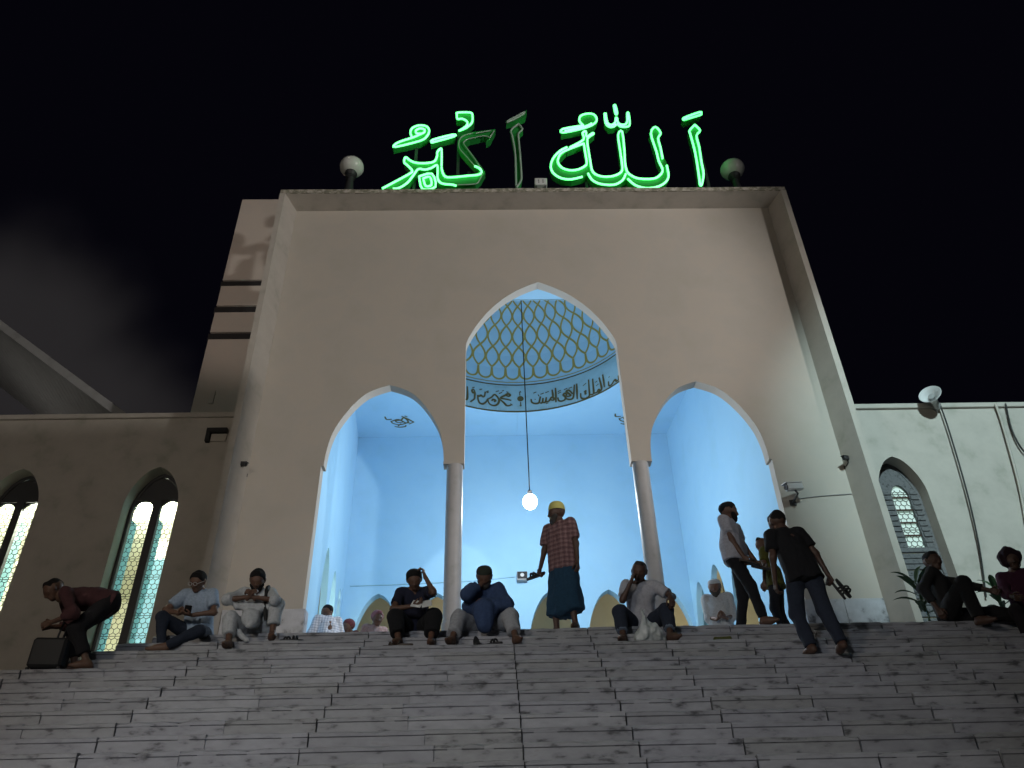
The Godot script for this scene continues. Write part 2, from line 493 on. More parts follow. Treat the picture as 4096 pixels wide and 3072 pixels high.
# ------------------------------------------------------------------ the portal
func build_portal() -> void:
	var p := thing("mosque_portal", Vector3(0, 0, ZA), "tall beige mosque portal with three pointed arches and blue hall behind", "building")
	var b := mb(p)
	var poly := PackedVector2Array([Vector2(-4.92, 0.0), Vector2(-3.745, 0.0), Vector2(-3.745, 3.60), Vector2(-3.70, 3.60)])
	var side := PackedVector2Array([Vector2(0.985, 3.66), Vector2(0.965, 3.93), Vector2(0.90, 4.24), Vector2(0.77, 4.53), Vector2(0.60, 4.80), Vector2(0.41, 5.01), Vector2(0.22, 5.12), Vector2(0, 5.2)])
	var mid := PackedVector2Array([Vector2(1.385, 6.05), Vector2(1.345, 6.21), Vector2(1.20, 6.51), Vector2(1.0, 6.82), Vector2(0.76, 7.10), Vector2(0.50, 7.32), Vector2(0.25, 7.475), Vector2(0, 7.59)])
	poly.append_array(arch(-2.715, side))
	poly.append_array(PackedVector2Array([Vector2(-1.735, 3.60), Vector2(-1.39, 3.60)]))
	poly.append_array(arch(0, mid))
	poly.append_array(PackedVector2Array([Vector2(1.39, 3.60), Vector2(1.735, 3.60)]))
	poly.append_array(arch(2.715, side))
	poly.append_array(PackedVector2Array([Vector2(3.70, 3.60), Vector2(3.745, 3.60), Vector2(3.745, 0), Vector2(4.92, 0), Vector2(4.92, 9.61), Vector2(-4.92, 9.61)]))
	b.extrude(poly, Transform3D(Basis(), Vector3(0, 0, ZA)), 0.2035)
	obj("front_wall", b, M.front, p)
	for s in [-1.0, 1.0]:
		b = mb(p)
		var plan := PackedVector2Array([Vector2(5.157 * s, ZF), Vector2(5.05 * s, ZF), Vector2(4.921 * s, ZA), Vector2(4.921 * s, -3.75), Vector2(5.157 * s, -3.75)])
		b.extrude(plan, Transform3D(Basis(Vector3(1, 0, 0), Vector3(0, 0, 1), Vector3(0, 1, 0)), Vector3(0, 9.612, 0)), 9.612)
		obj("side_fin", b, M.frame, p)
		b = mb(p)
		b.lathe(Vector3(1.548 * s, 0, ZA - 0.1), Basis(), [Vector2(0, 0.0), Vector2(0.152, 0.0), Vector2(0.152, 0.95), Vector2(0.135, 0.98), Vector2(0.135, 3.598), Vector2(0, 3.598)], 28)
		obj("column", b, M.column, p)
		# marble dado of the piers, slab by slab
		for c in 2:
			for r in 2:
				b = mb(p)
				var xa := 3.70 + c * 0.61; var xb := xa + 0.604
				b.bevel_box(Vector3((xa + xb) * 0.5 * s, 0.297 + r * 0.597, ZA + 0.014), Vector3((xb - xa) * 0.5, 0.2955, 0.013), Basis(), 0.003)
				obj("marble_panel", b, M.marble, p)
		b = mb(p)
		b.bevel_box(Vector3(3.72 * s, 0.596, ZA - 0.10), Vector3(0.024, 0.592, 0.094), Basis(), 0.003)
		obj("marble_panel", b, M.marble, p)
	b = mb(p)
	b.box(Vector3(-5.157, 9.613, -3.56), Vector3(5.157, ROOF, ZF - 0.03))
	b.box(Vector3(-4.92, 7.965, -3.56), Vector3(4.92, 9.612, -3.45))
	obj("roof_slab", b, M.frame, p)
	# the weathered front edge of the slab, a little uneven
	b = mb(p)
	rng.seed = 5
	var x := -5.157
	while x < 5.15:
		var x2 := minf(x + rng.randf_range(0.25, 0.7), 5.157)
		b.bevel_box(Vector3((x + x2) * 0.5, (9.611 + ROOF) * 0.5 + rng.randf_range(-0.006, 0.008), ZF - 0.014), Vector3((x2 - x) * 0.5, 0.052, 0.015), Basis(), 0.006)
		x = x2
	obj("roof_edge", b, M.edge, p)
	build_hall(p)

func build_hall(p: Node3D) -> void:
	var b := mb(p)
	# back wall with six arches
	var notches := []
	for k in 6: notches.append(pointed(-3.6 + k * 1.333, 0.545, 2.45, 1.30))
	b.extrude(notched_wall(-4.7, 3.95, 0.0, 7.96, notches), Transform3D(Basis(), Vector3(0, 0, ZB)), 0.28)
	obj("hall_wall", b, M.blue, p)
	# side walls, each with three arches
	for s in [0, 1]:
		var a: Vector3 = [Vector3(-3.95, 0, -2.835), Vector3(4.10, 0, -2.835)][s]
		var e: Vector3 = [Vector3(-4.42, 0, ZB), Vector3(3.65, 0, ZB)][s]
		var along := (e - a).normalized()
		var out := Vector3(-1, 0, 0) if s == 0 else Vector3(1, 0, 0)
		out = (out - along * out.dot(along)).normalized()
		var nn := []
		for q in [[3.1, 0.5, 2.3], [4.45, 0.5, 2.35], [5.6, 0.45, 2.4]]: nn.append(pointed(q[0], q[1], q[2], 1.28))
		b = mb(p)
		b.extrude(notched_wall(0.0, a.distance_to(e) - 0.004, 0.0, 7.96, nn), Transform3D(Basis(along, Vector3.UP, -out), a), 0.13)
		obj("hall_wall", b, M.blue, p)
	# ceiling with the round opening of the dome, cut off straight by the front beam
	var cx := -0.29; var cz := -4.98; var cy := 7.96; var r := 2.9
	b = mb(p)
	var hole := PackedVector2Array()
	for k in 97:
		var an := lerpf(-1.0, 1.0, k / 96.0) * (PI - acos((cz + 3.6) / -r if false else clampf((-3.6 - cz) / r, -1, 1)))
		hole.append(Vector2(cx + r * sin(an), cz - r * cos(an)))
	# ceiling as a keyhole polygon: outline, then a slit at the back to the hole
	var outline := PackedVector2Array([Vector2(cx + 0.001, ZB - 0.002), Vector2(3.95, ZB - 0.002), Vector2(4.35, -2.832), Vector2(-4.2, -2.832), Vector2(-4.7, ZB - 0.002), Vector2(cx - 0.001, ZB - 0.002)])
	var key := PackedVector2Array(outline)
	var mid_i := 48
	for k in range(mid_i, -1, -1): key.append(hole[k] + (Vector2(-0.001, 0) if k == mid_i else Vector2.ZERO))
	for k in range(96, mid_i - 1, -1): key.append(hole[k] + (Vector2(0.001, 0) if k == mid_i else Vector2.ZERO))
	b.extrude(key, Transform3D(Basis(Vector3(1, 0, 0), Vector3(0, 0, 1), Vector3(0, -1, 0)), Vector3(0, cy + 0.002, 0)), 0.12)
	obj("hall_ceiling", b, M.blue, p)
	# dome: drum, band and shell
	b = mb(p)
	var prof := [Vector2(r, cy + 0.1), Vector2(r, 8.795)]
	b.lathe(Vector3(cx, 0, cz), Basis(), [Vector2(r, cy + 0.004), Vector2(r, 8.795)], 72)
	var dome := obj("dome", mb_dome(p, cx, cz, r), M.blue_dome, p)
	clip_front(b)
	obj("inscription_band", b, M.blue_band, dome)
	b = mb(p)
	for yy in [[7.975, 0.044], [8.785, 0.034]]:      # the rings of the band
		b = mb(p)
		for k in 72: ring_piece(b, cx, cz, r - 0.008, TAU * k / 72, TAU * (k + 1) / 72, yy[0], yy[1])
		clip_front(b)
		obj("band_line", b, M.dark_gold, dome)
	b = mb(p)
	for k in 72:
		ring_piece(b, cx, cz, r - 0.010, TAU * k / 72, TAU * (k + 1) / 72, 8.868, 0.024)
	lattice(b, Vector3(cx, 8.95, cz), r - 0.012)
	clip_front(b)
	obj("gold_lattice", b, M.gold, dome)
	b = mb(p)
	inscription(b, cx, cz, r - 0.014)
	obj("calligraphy", b, M.dark_gold, dome)
	for k in 2:
		b = mb(p)
		ceiling_marks(b, cy - 0.006, k)
		obj("ceiling_calligraphy", b, M.dark_gold, p)

func mb_dome(p: Node3D, cx: float, cz: float, r: float) -> MB:
	var b := mb(p)
	var prof := [Vector2(r, 8.796)]
	for k in 13: prof.append(Vector2(r * cos(PI * 0.5 * k / 12), 8.95 + 0.93 * r * sin(PI * 0.5 * k / 12)))
	b.lathe(Vector3(cx, 0, cz), Basis(), prof, 72)
	clip_front(b)
	return b
func clip_front(b: MB) -> void:      # the dome ends at the beam over the entrance
	for i in b.v.size():
		b.v[i].z = minf(b.v[i].z, -3.575 - b.o.z)
func ring_piece(b: MB, cx: float, cz: float, r: float, a0: float, a1: float, y: float, h: float) -> void:
	var p0 := Vector3(cx + r * sin(a0), y - h * 0.5, cz - r * cos(a0)); var p1 := Vector3(cx + r * sin(a1), y - h * 0.5, cz - r * cos(a1))
	b.quad(p0, p1, p1 + Vector3(0, h, 0), p0 + Vector3(0, h, 0), Vector3(-sin((a0 + a1) / 2), 0, cos((a0 + a1) / 2)))
func on_dome(c: Vector3, r: float, az: float, el: float) -> Vector3:
	var a := deg_to_rad(az); var e := deg_to_rad(el)
	if el < 0.0: return c + Vector3(r * sin(a), r * e, -r * cos(a))
	return c + Vector3(r * cos(e) * sin(a), 0.93 * r * sin(e), -r * cos(e) * cos(a))
func stroke(b: MB, pts: PackedVector3Array, w: float, inward: Vector3, taper := 0.0) -> void:
	# a flat painted stroke; inward: a point that the stroke faces
	for i in pts.size() - 1:
		var w0 := w * (1.0 - taper * absf(2.0 * i / (pts.size() - 1) - 1.0)) * 0.5
		var w1 := w * (1.0 - taper * absf(2.0 * (i + 1) / (pts.size() - 1) - 1.0)) * 0.5
		var nn := (inward - pts[i]).normalized()
		var d0 := (pts[mini(i + 1, pts.size() - 1)] - pts[maxi(i - 1, 0)]).normalized()
		var d1 := (pts[mini(i + 2, pts.size() - 1)] - pts[i]).normalized()
		var s0 := d0.cross(nn).normalized() * w0; var s1 := d1.cross(nn).normalized() * w1
		b.quad(pts[i] - s0, pts[i] + s0, pts[i + 1] + s1, pts[i + 1] - s1, nn)
func lattice(b: MB, c: Vector3, r: float) -> void:
	var rows := [7.8, 20.0, 32.0, 42.5, 51.5, 59.5, 66.5, 73.0]
	for k in 50:
		var az := -5.6 + 7.2 * k
		for j in rows.size() - 1:
			var lw := 0.051 * (1.0 - 0.07 * j)
			for s in [-1.0, 1.0]:
				var q := PackedVector3Array()
				for t in 9: q.append(on_dome(c, r, az + s * 3.42 * pow(sin(PI * t / 8.0), 0.95), lerpf(rows[j], rows[j + 1], t / 8.0)))
				stroke(b, q, lw, c)
		var u := PackedVector3Array([on_dome(c, r, az, 7.5)])
		for t in 13:
			var an := PI * t / 12.0
			u.append(on_dome(c, r, az + 3.6 - 3.35 * cos(an), 3.9 - 3.6 * sin(an)))
		u.append(on_dome(c, r, az + 7.2, 7.5))
		stroke(b, u, 0.053, c)
func on_band(x: float, y: float, cx: float, cz: float, r: float) -> Vector3:
	# where the ray through a source pixel meets the inside of the drum
	var d := ray(x / 4.0, y / 4.0)
	var ox := CAM.x - cx; var oz := CAM.z - cz
	var a := d.x * d.x + d.z * d.z; var h := ox * d.x + oz * d.z; var k := ox * ox + oz * oz - r * r
	return CAM + d * ((-h + sqrt(maxf(h * h - a * k, 0.0))) / a)
func inscription(b: MB, cx: float, cz: float, r: float) -> void:
	var words := [
		[[540, 290], [600, 340], [640, 378], [692, 368]], [[692, 312], [640, 300], [560, 282], [612, 252], [650, 232], [680, 246], [660, 262], [622, 250]],
		[[400, 300], [450, 272], [490, 240], [540, 300], [530, 350], [490, 375], [440, 365], [412, 335], [405, 305]], [[450, 318], [470, 300], [500, 315], [478, 330]],
		[[405, 290], [380, 332], [340, 355], [300, 340], [284, 295], [280, 245]], [[280, 248], [300, 262], [320, 248], [340, 266], [362, 258], [372, 205]],
		[[245, 205], [228, 178], [208, 192], [220, 218], [243, 212], [243, 255], [236, 295], [188, 330]], [[152, 138], [155, 230], [150, 295], [124, 298]],
		[[385, 207], [412, 193]], [[388, 222], [414, 208]], [[500, 207], [540, 193]], [[540, 230], [580, 212]], [[578, 198], [602, 188]], [[300, 182], [332, 172]], [[212, 158], [242, 148]], [[630, 205], [655, 215]],
		[[680, 350], [708, 372]], [[795, 215], [797, 252]], [[806, 330], [808, 372]],
		[[935, 295], [945, 335], [985, 351], [1030, 341], [1042, 300], [1050, 262]], [[978, 300], [992, 298]], [[962, 224], [1000, 208]],
		[[1044, 344], [1072, 338], [1082, 282]], [[1080, 338], [1110, 332], [1122, 272]], [[1108, 334], [1150, 322], [1168, 300], [1188, 274], [1216, 286], [1210, 308], [1170, 304]],
		[[1115, 353], [1146, 345]], [[1192, 180], [1202, 240], [1206, 292]], [[1234, 158], [1238, 250], [1240, 335]], [[1050, 238], [1092, 221]], [[1108, 219], [1152, 202]], [[1020, 240], [1034, 262]],
		[[1263, 275], [1275, 314], [1312, 321], [1350, 302], [1357, 270], [1330, 246], [1346, 224], [1372, 240], [1356, 264]], [[1372, 264], [1425, 252], [1385, 220], [1368, 200], [1400, 188], [1446, 232]],
		[[1358, 290], [1410, 301], [1450, 282], [1460, 220], [1466, 118]], [[1495, 106], [1498, 200], [1502, 298]], [[1262, 205], [1302, 187]], [[1264, 228], [1304, 210]], [[1338, 182], [1378, 163]], [[1398, 164], [1440, 148]],
		[[1545, 222], [1548, 278], [1590, 291], [1640, 268], [1652, 238], [1646, 160], [1640, 55]], [[1584, 212], [1606, 194], [1600, 232], [1618, 226]],
		[[1690, 45], [1698, 140], [1702, 228], [1662, 242]], [[1702, 228], [1745, 210], [1760, 180], [1784, 192], [1770, 208], [1742, 206]],
		[[1768, 30], [1790, 110], [1802, 176], [1782, 200]], [[1812, -8], [1824, 70], [1836, 152]], [[1572, 134], [1612, 98]], [[1722, 92], [1748, 72]], [[1732, 134], [1766, 108]],
		[[1884, 78], [1890, 130], [1922, 118], [1962, 60], [1986, 76], [2010, 50], [2004, 6]], [[1886, 32], [1900, 16]]]
	var inward := Vector3(cx, 8.35, cz)
	for w in words:
		var q := PackedVector3Array()
		for pt in w: q.append(on_band(1820 + pt[0] / 3.072, 1500 + pt[1] / 3.072, cx, cz, r))
		if q.size() > 2: q = smooth3(q, 4)
		stroke(b, q, 0.038 if w.size() < 3 else 0.060, inward, 0.35)
	# the medallion between the two phrases
	var c := on_band(1820 + 804 / 3.072, 1500 + 291 / 3.072, cx, cz, r - 0.002)
	var nn := (inward - c).normalized()
	var side := nn.cross(Vector3.UP).normalized()
	for k in 20:
		var a0 := TAU * k / 20; var a1 := TAU * (k + 1) / 20
		b.tri(c, c + (side * cos(a0) + Vector3.UP * sin(a0)) * 0.082, c + (side * cos(a1) + Vector3.UP * sin(a1)) * 0.082, nn)
	for s in [-1.0, 1.0]:
		var m: Vector3 = c + Vector3.UP * 0.19 * s
		b.tri(m + Vector3.UP * 0.05 * s, m + side * 0.035, m - side * 0.035, nn)
func ceiling_marks(b: MB, y: float, set_: int) -> void:
	var marks := [[[858, 1203], [872, 1226], [912, 1224]], [[905, 1238], [922, 1256], [978, 1266], [1040, 1244], [1004, 1212], [986, 1230], [942, 1236], [960, 1250], [1000, 1246]],
		[[988, 1200], [1040, 1224], [1084, 1246]], [[908, 1242], [962, 1226], [1022, 1252], [1050, 1248]], [[934, 1280], [972, 1286], [1016, 1281], [1022, 1270]], [[1046, 1262], [1086, 1245]], [[960, 1278], [985, 1258]], [[1012, 1198], [1034, 1206]]]
	for w in marks:
		if true:
			var q := PackedVector3Array()
			for pt in w:
				var d := ray((1100 + pt[0] / 1.952) / 4.0, (1050 + pt[1] / 1.952) / 4.0)
				var at := CAM + d * ((y - CAM.y) / d.y)
				if set_ == 1: at.x += 5.8
				q.append(at)
			if q.size() > 2: q = smooth3(q, 4)
			stroke(b, q, 0.05, Vector3(q[0].x, -50, q[0].z), 0.3)

# ------------------------------------------------------------------ side wings, prayer hall, tower, roof
func ring_grille(b: MB, x0: float, x1: float, y0: float, y1: float, z: float, r: float) -> void:
	# overlapping rings and thin straight bars of a metal window grille
	var row := 0
	var y := y0
	while y < y1 + r:
		var x := x0 + (r * 0.9 if row % 2 == 1 else 0.0)
		while x < x1 + r:
			var c := Vector3(x, y, z)
			for k in 12:
				var a0 := TAU * k / 12; var a1 := TAU * (k + 1) / 12
				var p := c + Vector3(cos(a0), sin(a0), 0) * r; var q := c + Vector3(cos(a1), sin(a1), 0) * r
				if p.x < x0 or p.x > x1 or q.x < x0 or q.x > x1 or p.y > y1 or q.y > y1 or p.y < y0 or q.y < y0: continue
				var i := c + Vector3(cos(a0), sin(a0), 0) * (r - 0.0065); var j := c + Vector3(cos(a1), sin(a1), 0) * (r - 0.0065)
				b.quad(p, q, j, i, Vector3.BACK)
				b.quad(p, q, q - Vector3(0, 0, 0.008), p - Vector3(0, 0, 0.008), Vector3(cos(a0), sin(a0), 0))
			x += r * 1.8
		if row % 4 == 0: b.box(Vector3(x0, y - 0.004, z - 0.006), Vector3(x1, y + 0.004, z + 0.003))
		y += r * 1.55
		row += 1
func wing_window(w: Node3D, cx: float, half: float, spring: float, rise: float, dark: bool) -> void:
	var z := ZW - 0.26
	var out := pointed(cx, half, spring, rise)
	var inner := pointed(cx, half - 0.055, spring, rise - 0.07)
	var top_in := pointed(cx, half - 0.056, spring, rise - 0.072)
	var b := mb(w)
	# frame: an arched strip
	var poly := PackedVector2Array([Vector2(cx - half, -0.19)]); poly.append_array(out); poly.append(Vector2(cx + half, -0.19))
	poly.append(Vector2(cx + half - 0.055, -0.19))
	for i in range(inner.size() - 1, -1, -1): poly.append(inner[i])
	poly.append(Vector2(cx - half + 0.055, -0.19))
	b.extrude(poly, Transform3D(Basis(), Vector3(0, 0, z)), 0.08)
	var win := obj("window", b, M.stone_dark if dark else M.dark_metal, w)
	if dark:
		# a rough stone screen with one narrow lit lancet
		b = mb(w)
		var hw := 0.155
		var lan := pointed(cx + 0.07, hw, 3.38, 0.24)
		var sp := PackedVector2Array([Vector2(cx - half + 0.057, -0.19), Vector2(cx - half + 0.057, spring)])
		sp = PackedVector2Array([Vector2(cx - half + 0.057, 2.42)]); sp.append_array(top_in); sp.append(Vector2(cx + half - 0.057, 2.42)); sp.append(Vector2(cx + 0.07 + hw, 2.42))
		for i in range(lan.size() - 1, -1, -1): sp.append(lan[i])
		sp.append(Vector2(cx + 0.07 - hw, 2.42))
		b.extrude(sp, Transform3D(Basis(), Vector3(0, 0, z - 0.01)), 0.06)
		obj("stone_screen", b, M.stone_dark, win)
		rng.seed = 31
		var yy := -0.18
		while yy < 2.40:
			b = mb(w)
			b.bevel_box(Vector3(cx, yy + 0.05, z - 0.035 + rng.randf_range(-0.015, 0.02)), Vector3(half - 0.058, 0.044, 0.03), Basis(), 0.008)
			obj("stone_course", b, M.stone_dark, win)
			yy += 0.1005
		b = mb(w)
		for k in 24:          # rubble facing round the lancet
			var side := -1.0 if k % 2 == 0 else 1.0
			var yb := 2.46 + (k / 2) * 0.1
			var xm := cx + 0.07 + side * (hw + (0.085 if side > 0 else 0.13))
			if yb < 3.55: b.bevel_box(Vector3(xm + rng.randf_range(-0.01, 0.01), yb, z - 0.004), Vector3(0.07 if side > 0 else 0.11, 0.042, 0.012 + rng.randf() * 0.012), Basis(Vector3.BACK, rng.randf_range(-0.05, 0.05)), 0.006)
		obj("rubble_facing", b, M.stone_dark, win)
		for k in 5:
			b = mb(w)
			b.box(Vector3(cx + 0.07 - hw, 2.42 + k * 0.24 - 0.012, z - 0.052), Vector3(cx + 0.07 + hw, 2.42 + k * 0.24 + 0.012, z - 0.03))
			obj("glazing_bar", b, M.rust, win)
		b = mb(w)
		ring_grille(b, cx + 0.07 - hw, cx + 0.07 + hw, 2.43, 3.55, z - 0.055, 0.055)
		obj("grille", b, M.dark_metal, win)
		b = mb(w)
		b.quad(Vector3(cx - 0.1, 2.40, z - 0.07), Vector3(cx + 0.24, 2.40, z - 0.07), Vector3(cx + 0.24, 3.64, z - 0.07), Vector3(cx - 0.1, 3.64, z - 0.07), Vector3.BACK)
		obj("pane", b, M.lit_pane, win)
		return
	# painted inner embrasure seen through the glass
	b = mb(w)
	for s in [-1.0, 1.0]: b.box(Vector3(cx + s * half - 0.012, -0.19, ZW - 0.66), Vector3(cx + s * half + 0.012, spring, ZW - 0.352))
	b.box(Vector3(cx - 0.02, -0.19, ZW - 0.62), Vector3(cx + 0.02, spring, ZW - 0.345))
	obj("embrasure", b, M.teal, win)
	# two tall lights under a dark tympanum
	var transom := spring + rise * 0.42
	b = mb(w)
	var tp := PackedVector2Array()
	for q in top_in:
		if q.y > transom: tp.append(q)
	var ww := half - 0.057
	tp.insert(0, Vector2(cx - (tp[0].x * -1 + cx) if false else tp[0].x, transom)); tp.append(Vector2(tp[tp.size() - 1].x, transom))
	b.extrude(tp, Transform3D(Basis(), Vector3(0, 0, z - 0.02)), 0.04)
	b.box(Vector3(cx - ww, transom - 0.05, z - 0.05), Vector3(cx + ww, transom, z + 0.005))
	obj("tympanum", b, M.dark_metal, win)
	b = mb(w)
	b.box(Vector3(cx - 0.065, -0.19, z - 0.07), Vector3(cx + 0.065, transom - 0.051, z + 0.01))
	for s in [-1.0, 1.0]:      # spandrels give each light a round head
		var c0: float = cx + s * (0.065 + (ww - 0.065) * 0.5)
		var rr: float = (ww - 0.065) * 0.5
		var head := PackedVector2Array([Vector2(c0 - rr, transom - 0.052), Vector2(c0 - rr, transom - 0.052 - rr)])
		for k in range(1, 12): head.append(Vector2(c0 - rr * cos(PI * k / 12), transom - 0.06 - rr + rr * 0.98 * sin(PI * k / 12)))
		head.append(Vector2(c0 + rr, transom - 0.052 - rr)); head.append(Vector2(c0 + rr, transom - 0.052))
		b.extrude(head, Transform3D(Basis(), Vector3(0, 0, z - 0.02)), 0.03)
	obj("mullion", b, M.dark_metal, win)
	b = mb(w)
	ring_grille(b, cx - ww, cx - 0.066, -0.1, transom - 0.06, z - 0.055, 0.052)
	ring_grille(b, cx + 0.066, cx + ww, -0.1, transom - 0.06, z - 0.055, 0.052)
	obj("grille", b, M.dark_metal, win)
	for s in [-1.0, 1.0]:
		b = mb(w)
		var xa: float = cx + s * 0.066; var xb: float = cx + s * ww
		b.quad(Vector3(xa, -0.19, z - 0.075), Vector3(xb, -0.19, z - 0.075), Vector3(xb, transom - 0.06, z - 0.075), Vector3(xa, transom - 0.06, z - 0.075), Vector3.BACK)
		obj("pane", b, M.glass, win)
func build_wings() -> void:
	M.lit_pane = glow(Color(0.80, 0.95, 0.88), 0.42)
	var wl := thing("mosque_wing", Vector3(-7.5, 0, ZW), "dim plastered mosque wing with tall lit lattice windows beside the minaret", "building")
	var b := mb(wl)
	b.extrude(notched_wall(-12.3, -5.158, -0.2, 5.05, [pointed(-9.1, 0.46, 3.25, 0.80), pointed(-6.74, 0.46, 3.25, 0.80)]), Transform3D(Basis(), Vector3(0, 0, ZW)), 0.35)
	obj("wall", b, M.wing, wl)
	b = mb(wl)
	b.box(Vector3(-12.3, GROUND, ZW - 0.3), Vector3(-5.0, -0.201, ZW + 0.02))
	obj("base_wall", b, M.wing, wl)
	b = mb(wl)
	b.bevel_box(Vector3(-8.73, 5.10, ZW - 0.15), Vector3(3.57, 0.05, 0.20), Basis(), 0.01)
	obj("coping", b, M.wing, wl)
	wing_window(wl, -6.74, 0.46, 3.25, 0.80, false)
	wing_window(wl, -9.1, 0.46, 3.25, 0.80, false)
	var wr := thing("mosque_wing", Vector3(7.5, 0, ZW), "bright plastered mosque wing with stone screened window below the horn loudspeaker", "building")
	b = mb(wr)
	b.extrude(notched_wall(5.158, 11.3, -0.2, 5.05, [pointed(6.22, 0.42, 3.25, 0.80), pointed(8.86, 0.46, 3.25, 0.80)]), Transform3D(Basis(), Vector3(0, 0, ZW)), 0.35)
	obj("wall", b, M.wing, wr)
	b = mb(wr)
	b.bevel_box(Vector3(8.23, 5.10, ZW - 0.15), Vector3(3.07, 0.05, 0.20), Basis(), 0.01)
	obj("coping", b, M.wing, wr)
	wing_window(wr, 6.22, 0.42, 3.25, 0.80, true)
	wing_window(wr, 8.86, 0.46, 3.25, 0.80, false)
	# the prayer hall round the blue entrance hall
	var h := thing("prayer_hall", Vector3(0, 0, -12), "cream walled prayer hall seen through the small arches and lattice windows", "building")
	for bx in [[Vector3(-12.3, -0.2, -12.35), Vector3(11.3, 4.75, -12.0)], [Vector3(-12.3, -0.2, -11.99), Vector3(-12.0, 4.75, -3.76)], [Vector3(11.0, -0.2, -11.99), Vector3(11.3, 4.75, -3.76)]]:
		b = mb(h); b.box(bx[0], bx[1]); obj("wall", b, M.cream, h)
	b = mb(h)
	b.box(Vector3(-12.3, 4.755, -12.35), Vector3(-4.75, 4.95, -3.76))
	b.box(Vector3(4.45, 4.755, -12.35), Vector3(11.3, 4.95, -3.76))
	b.box(Vector3(-4.749, 4.755, -12.35), Vector3(4.449, 4.95, -9.285))
	obj("ceiling", b, M.cream, h)
	for px in [[-7.2, -6.0, 3.36], [-10.0, -6.6, 4.75], [6.9, -7.0, 4.75]]:
		b = mb(h)
		b.bevel_box(Vector3(px[0], px[2] * 0.5, px[1]), Vector3(0.42, px[2] * 0.5, 0.2), Basis(), 0.02)
		obj("pillar", b, M.blue, h)
	for px in [[-3.3, -10.6], [-0.3, -10.9], [2.75, -10.6]]:
		b = mb(h)
		b.bevel_box(Vector3(px[0], 2.375, px[1]), Vector3(0.11, 2.375, 0.11), Basis(), 0.02)
		obj("pillar", b, M.cream, h)
	hall_lamp(Vector3(-8.22, 4.42, -6.0), 23.0, "bright bulb shining through the window beside the portal")
	hall_lamp(Vector3(-10.26, 3.4, -6.05), 23.0, "bright bulb shining through the window cut by the picture edge")
	hall_lamp(Vector3(3.71, 3.46, -10.0), 0.35, "small bulb behind the last arch of the blue back wall")
	hall_lamp(Vector3(4.6, 3.75, -9.6), 0.9, "small bulb behind the side arches near the white kameez man")
	hall_lamp(Vector3(-2.0, 4.3, -10.4), 0.35, "unseen small bulb above the arches placed to light the wall behind them")  # out of view, lights the aisle behind the back arches
	hall_lamp(Vector3(7.6, 4.2, -6.0), 4.0, "unseen bulb placed to light the room inside the bright wing")  # out of view, lights the room of the bright wing
func hall_lamp(at: Vector3, energy: float, label: String) -> void:
	var t := thing("hall_lamp", Vector3(at.x, 4.755, at.z), label, "lamp", "bulbs in the prayer hall")
	var b := mb(t)
	b.blob(at, Vector3.ONE * 0.055, Basis(), 8, 10)
	obj("bulb", b, M.warm_bulb, t)
	b = mb(t)
	b.tube(PackedVector3Array([at + Vector3(0, 0.05, 0), Vector3(at.x, 4.754, at.z)]), 0.01, 5)
	b.lathe(at + Vector3(0, 0.04, 0), Basis(), [Vector2(0.03, 0), Vector2(0.03, 0.06), Vector2(0.0, 0.065)], 8)
	obj("cord", b, M.wire, t)
	var l := OmniLight3D.new()
	l.light_color = Color(0.98, 1.0, 0.90) if energy > 2.0 else Color(1.0, 0.84, 0.62); l.light_energy = energy; l.light_size = 0.05; l.omni_range = 20; l.shadow_enabled = true
	t.add_child(l); l.position = at - t.position

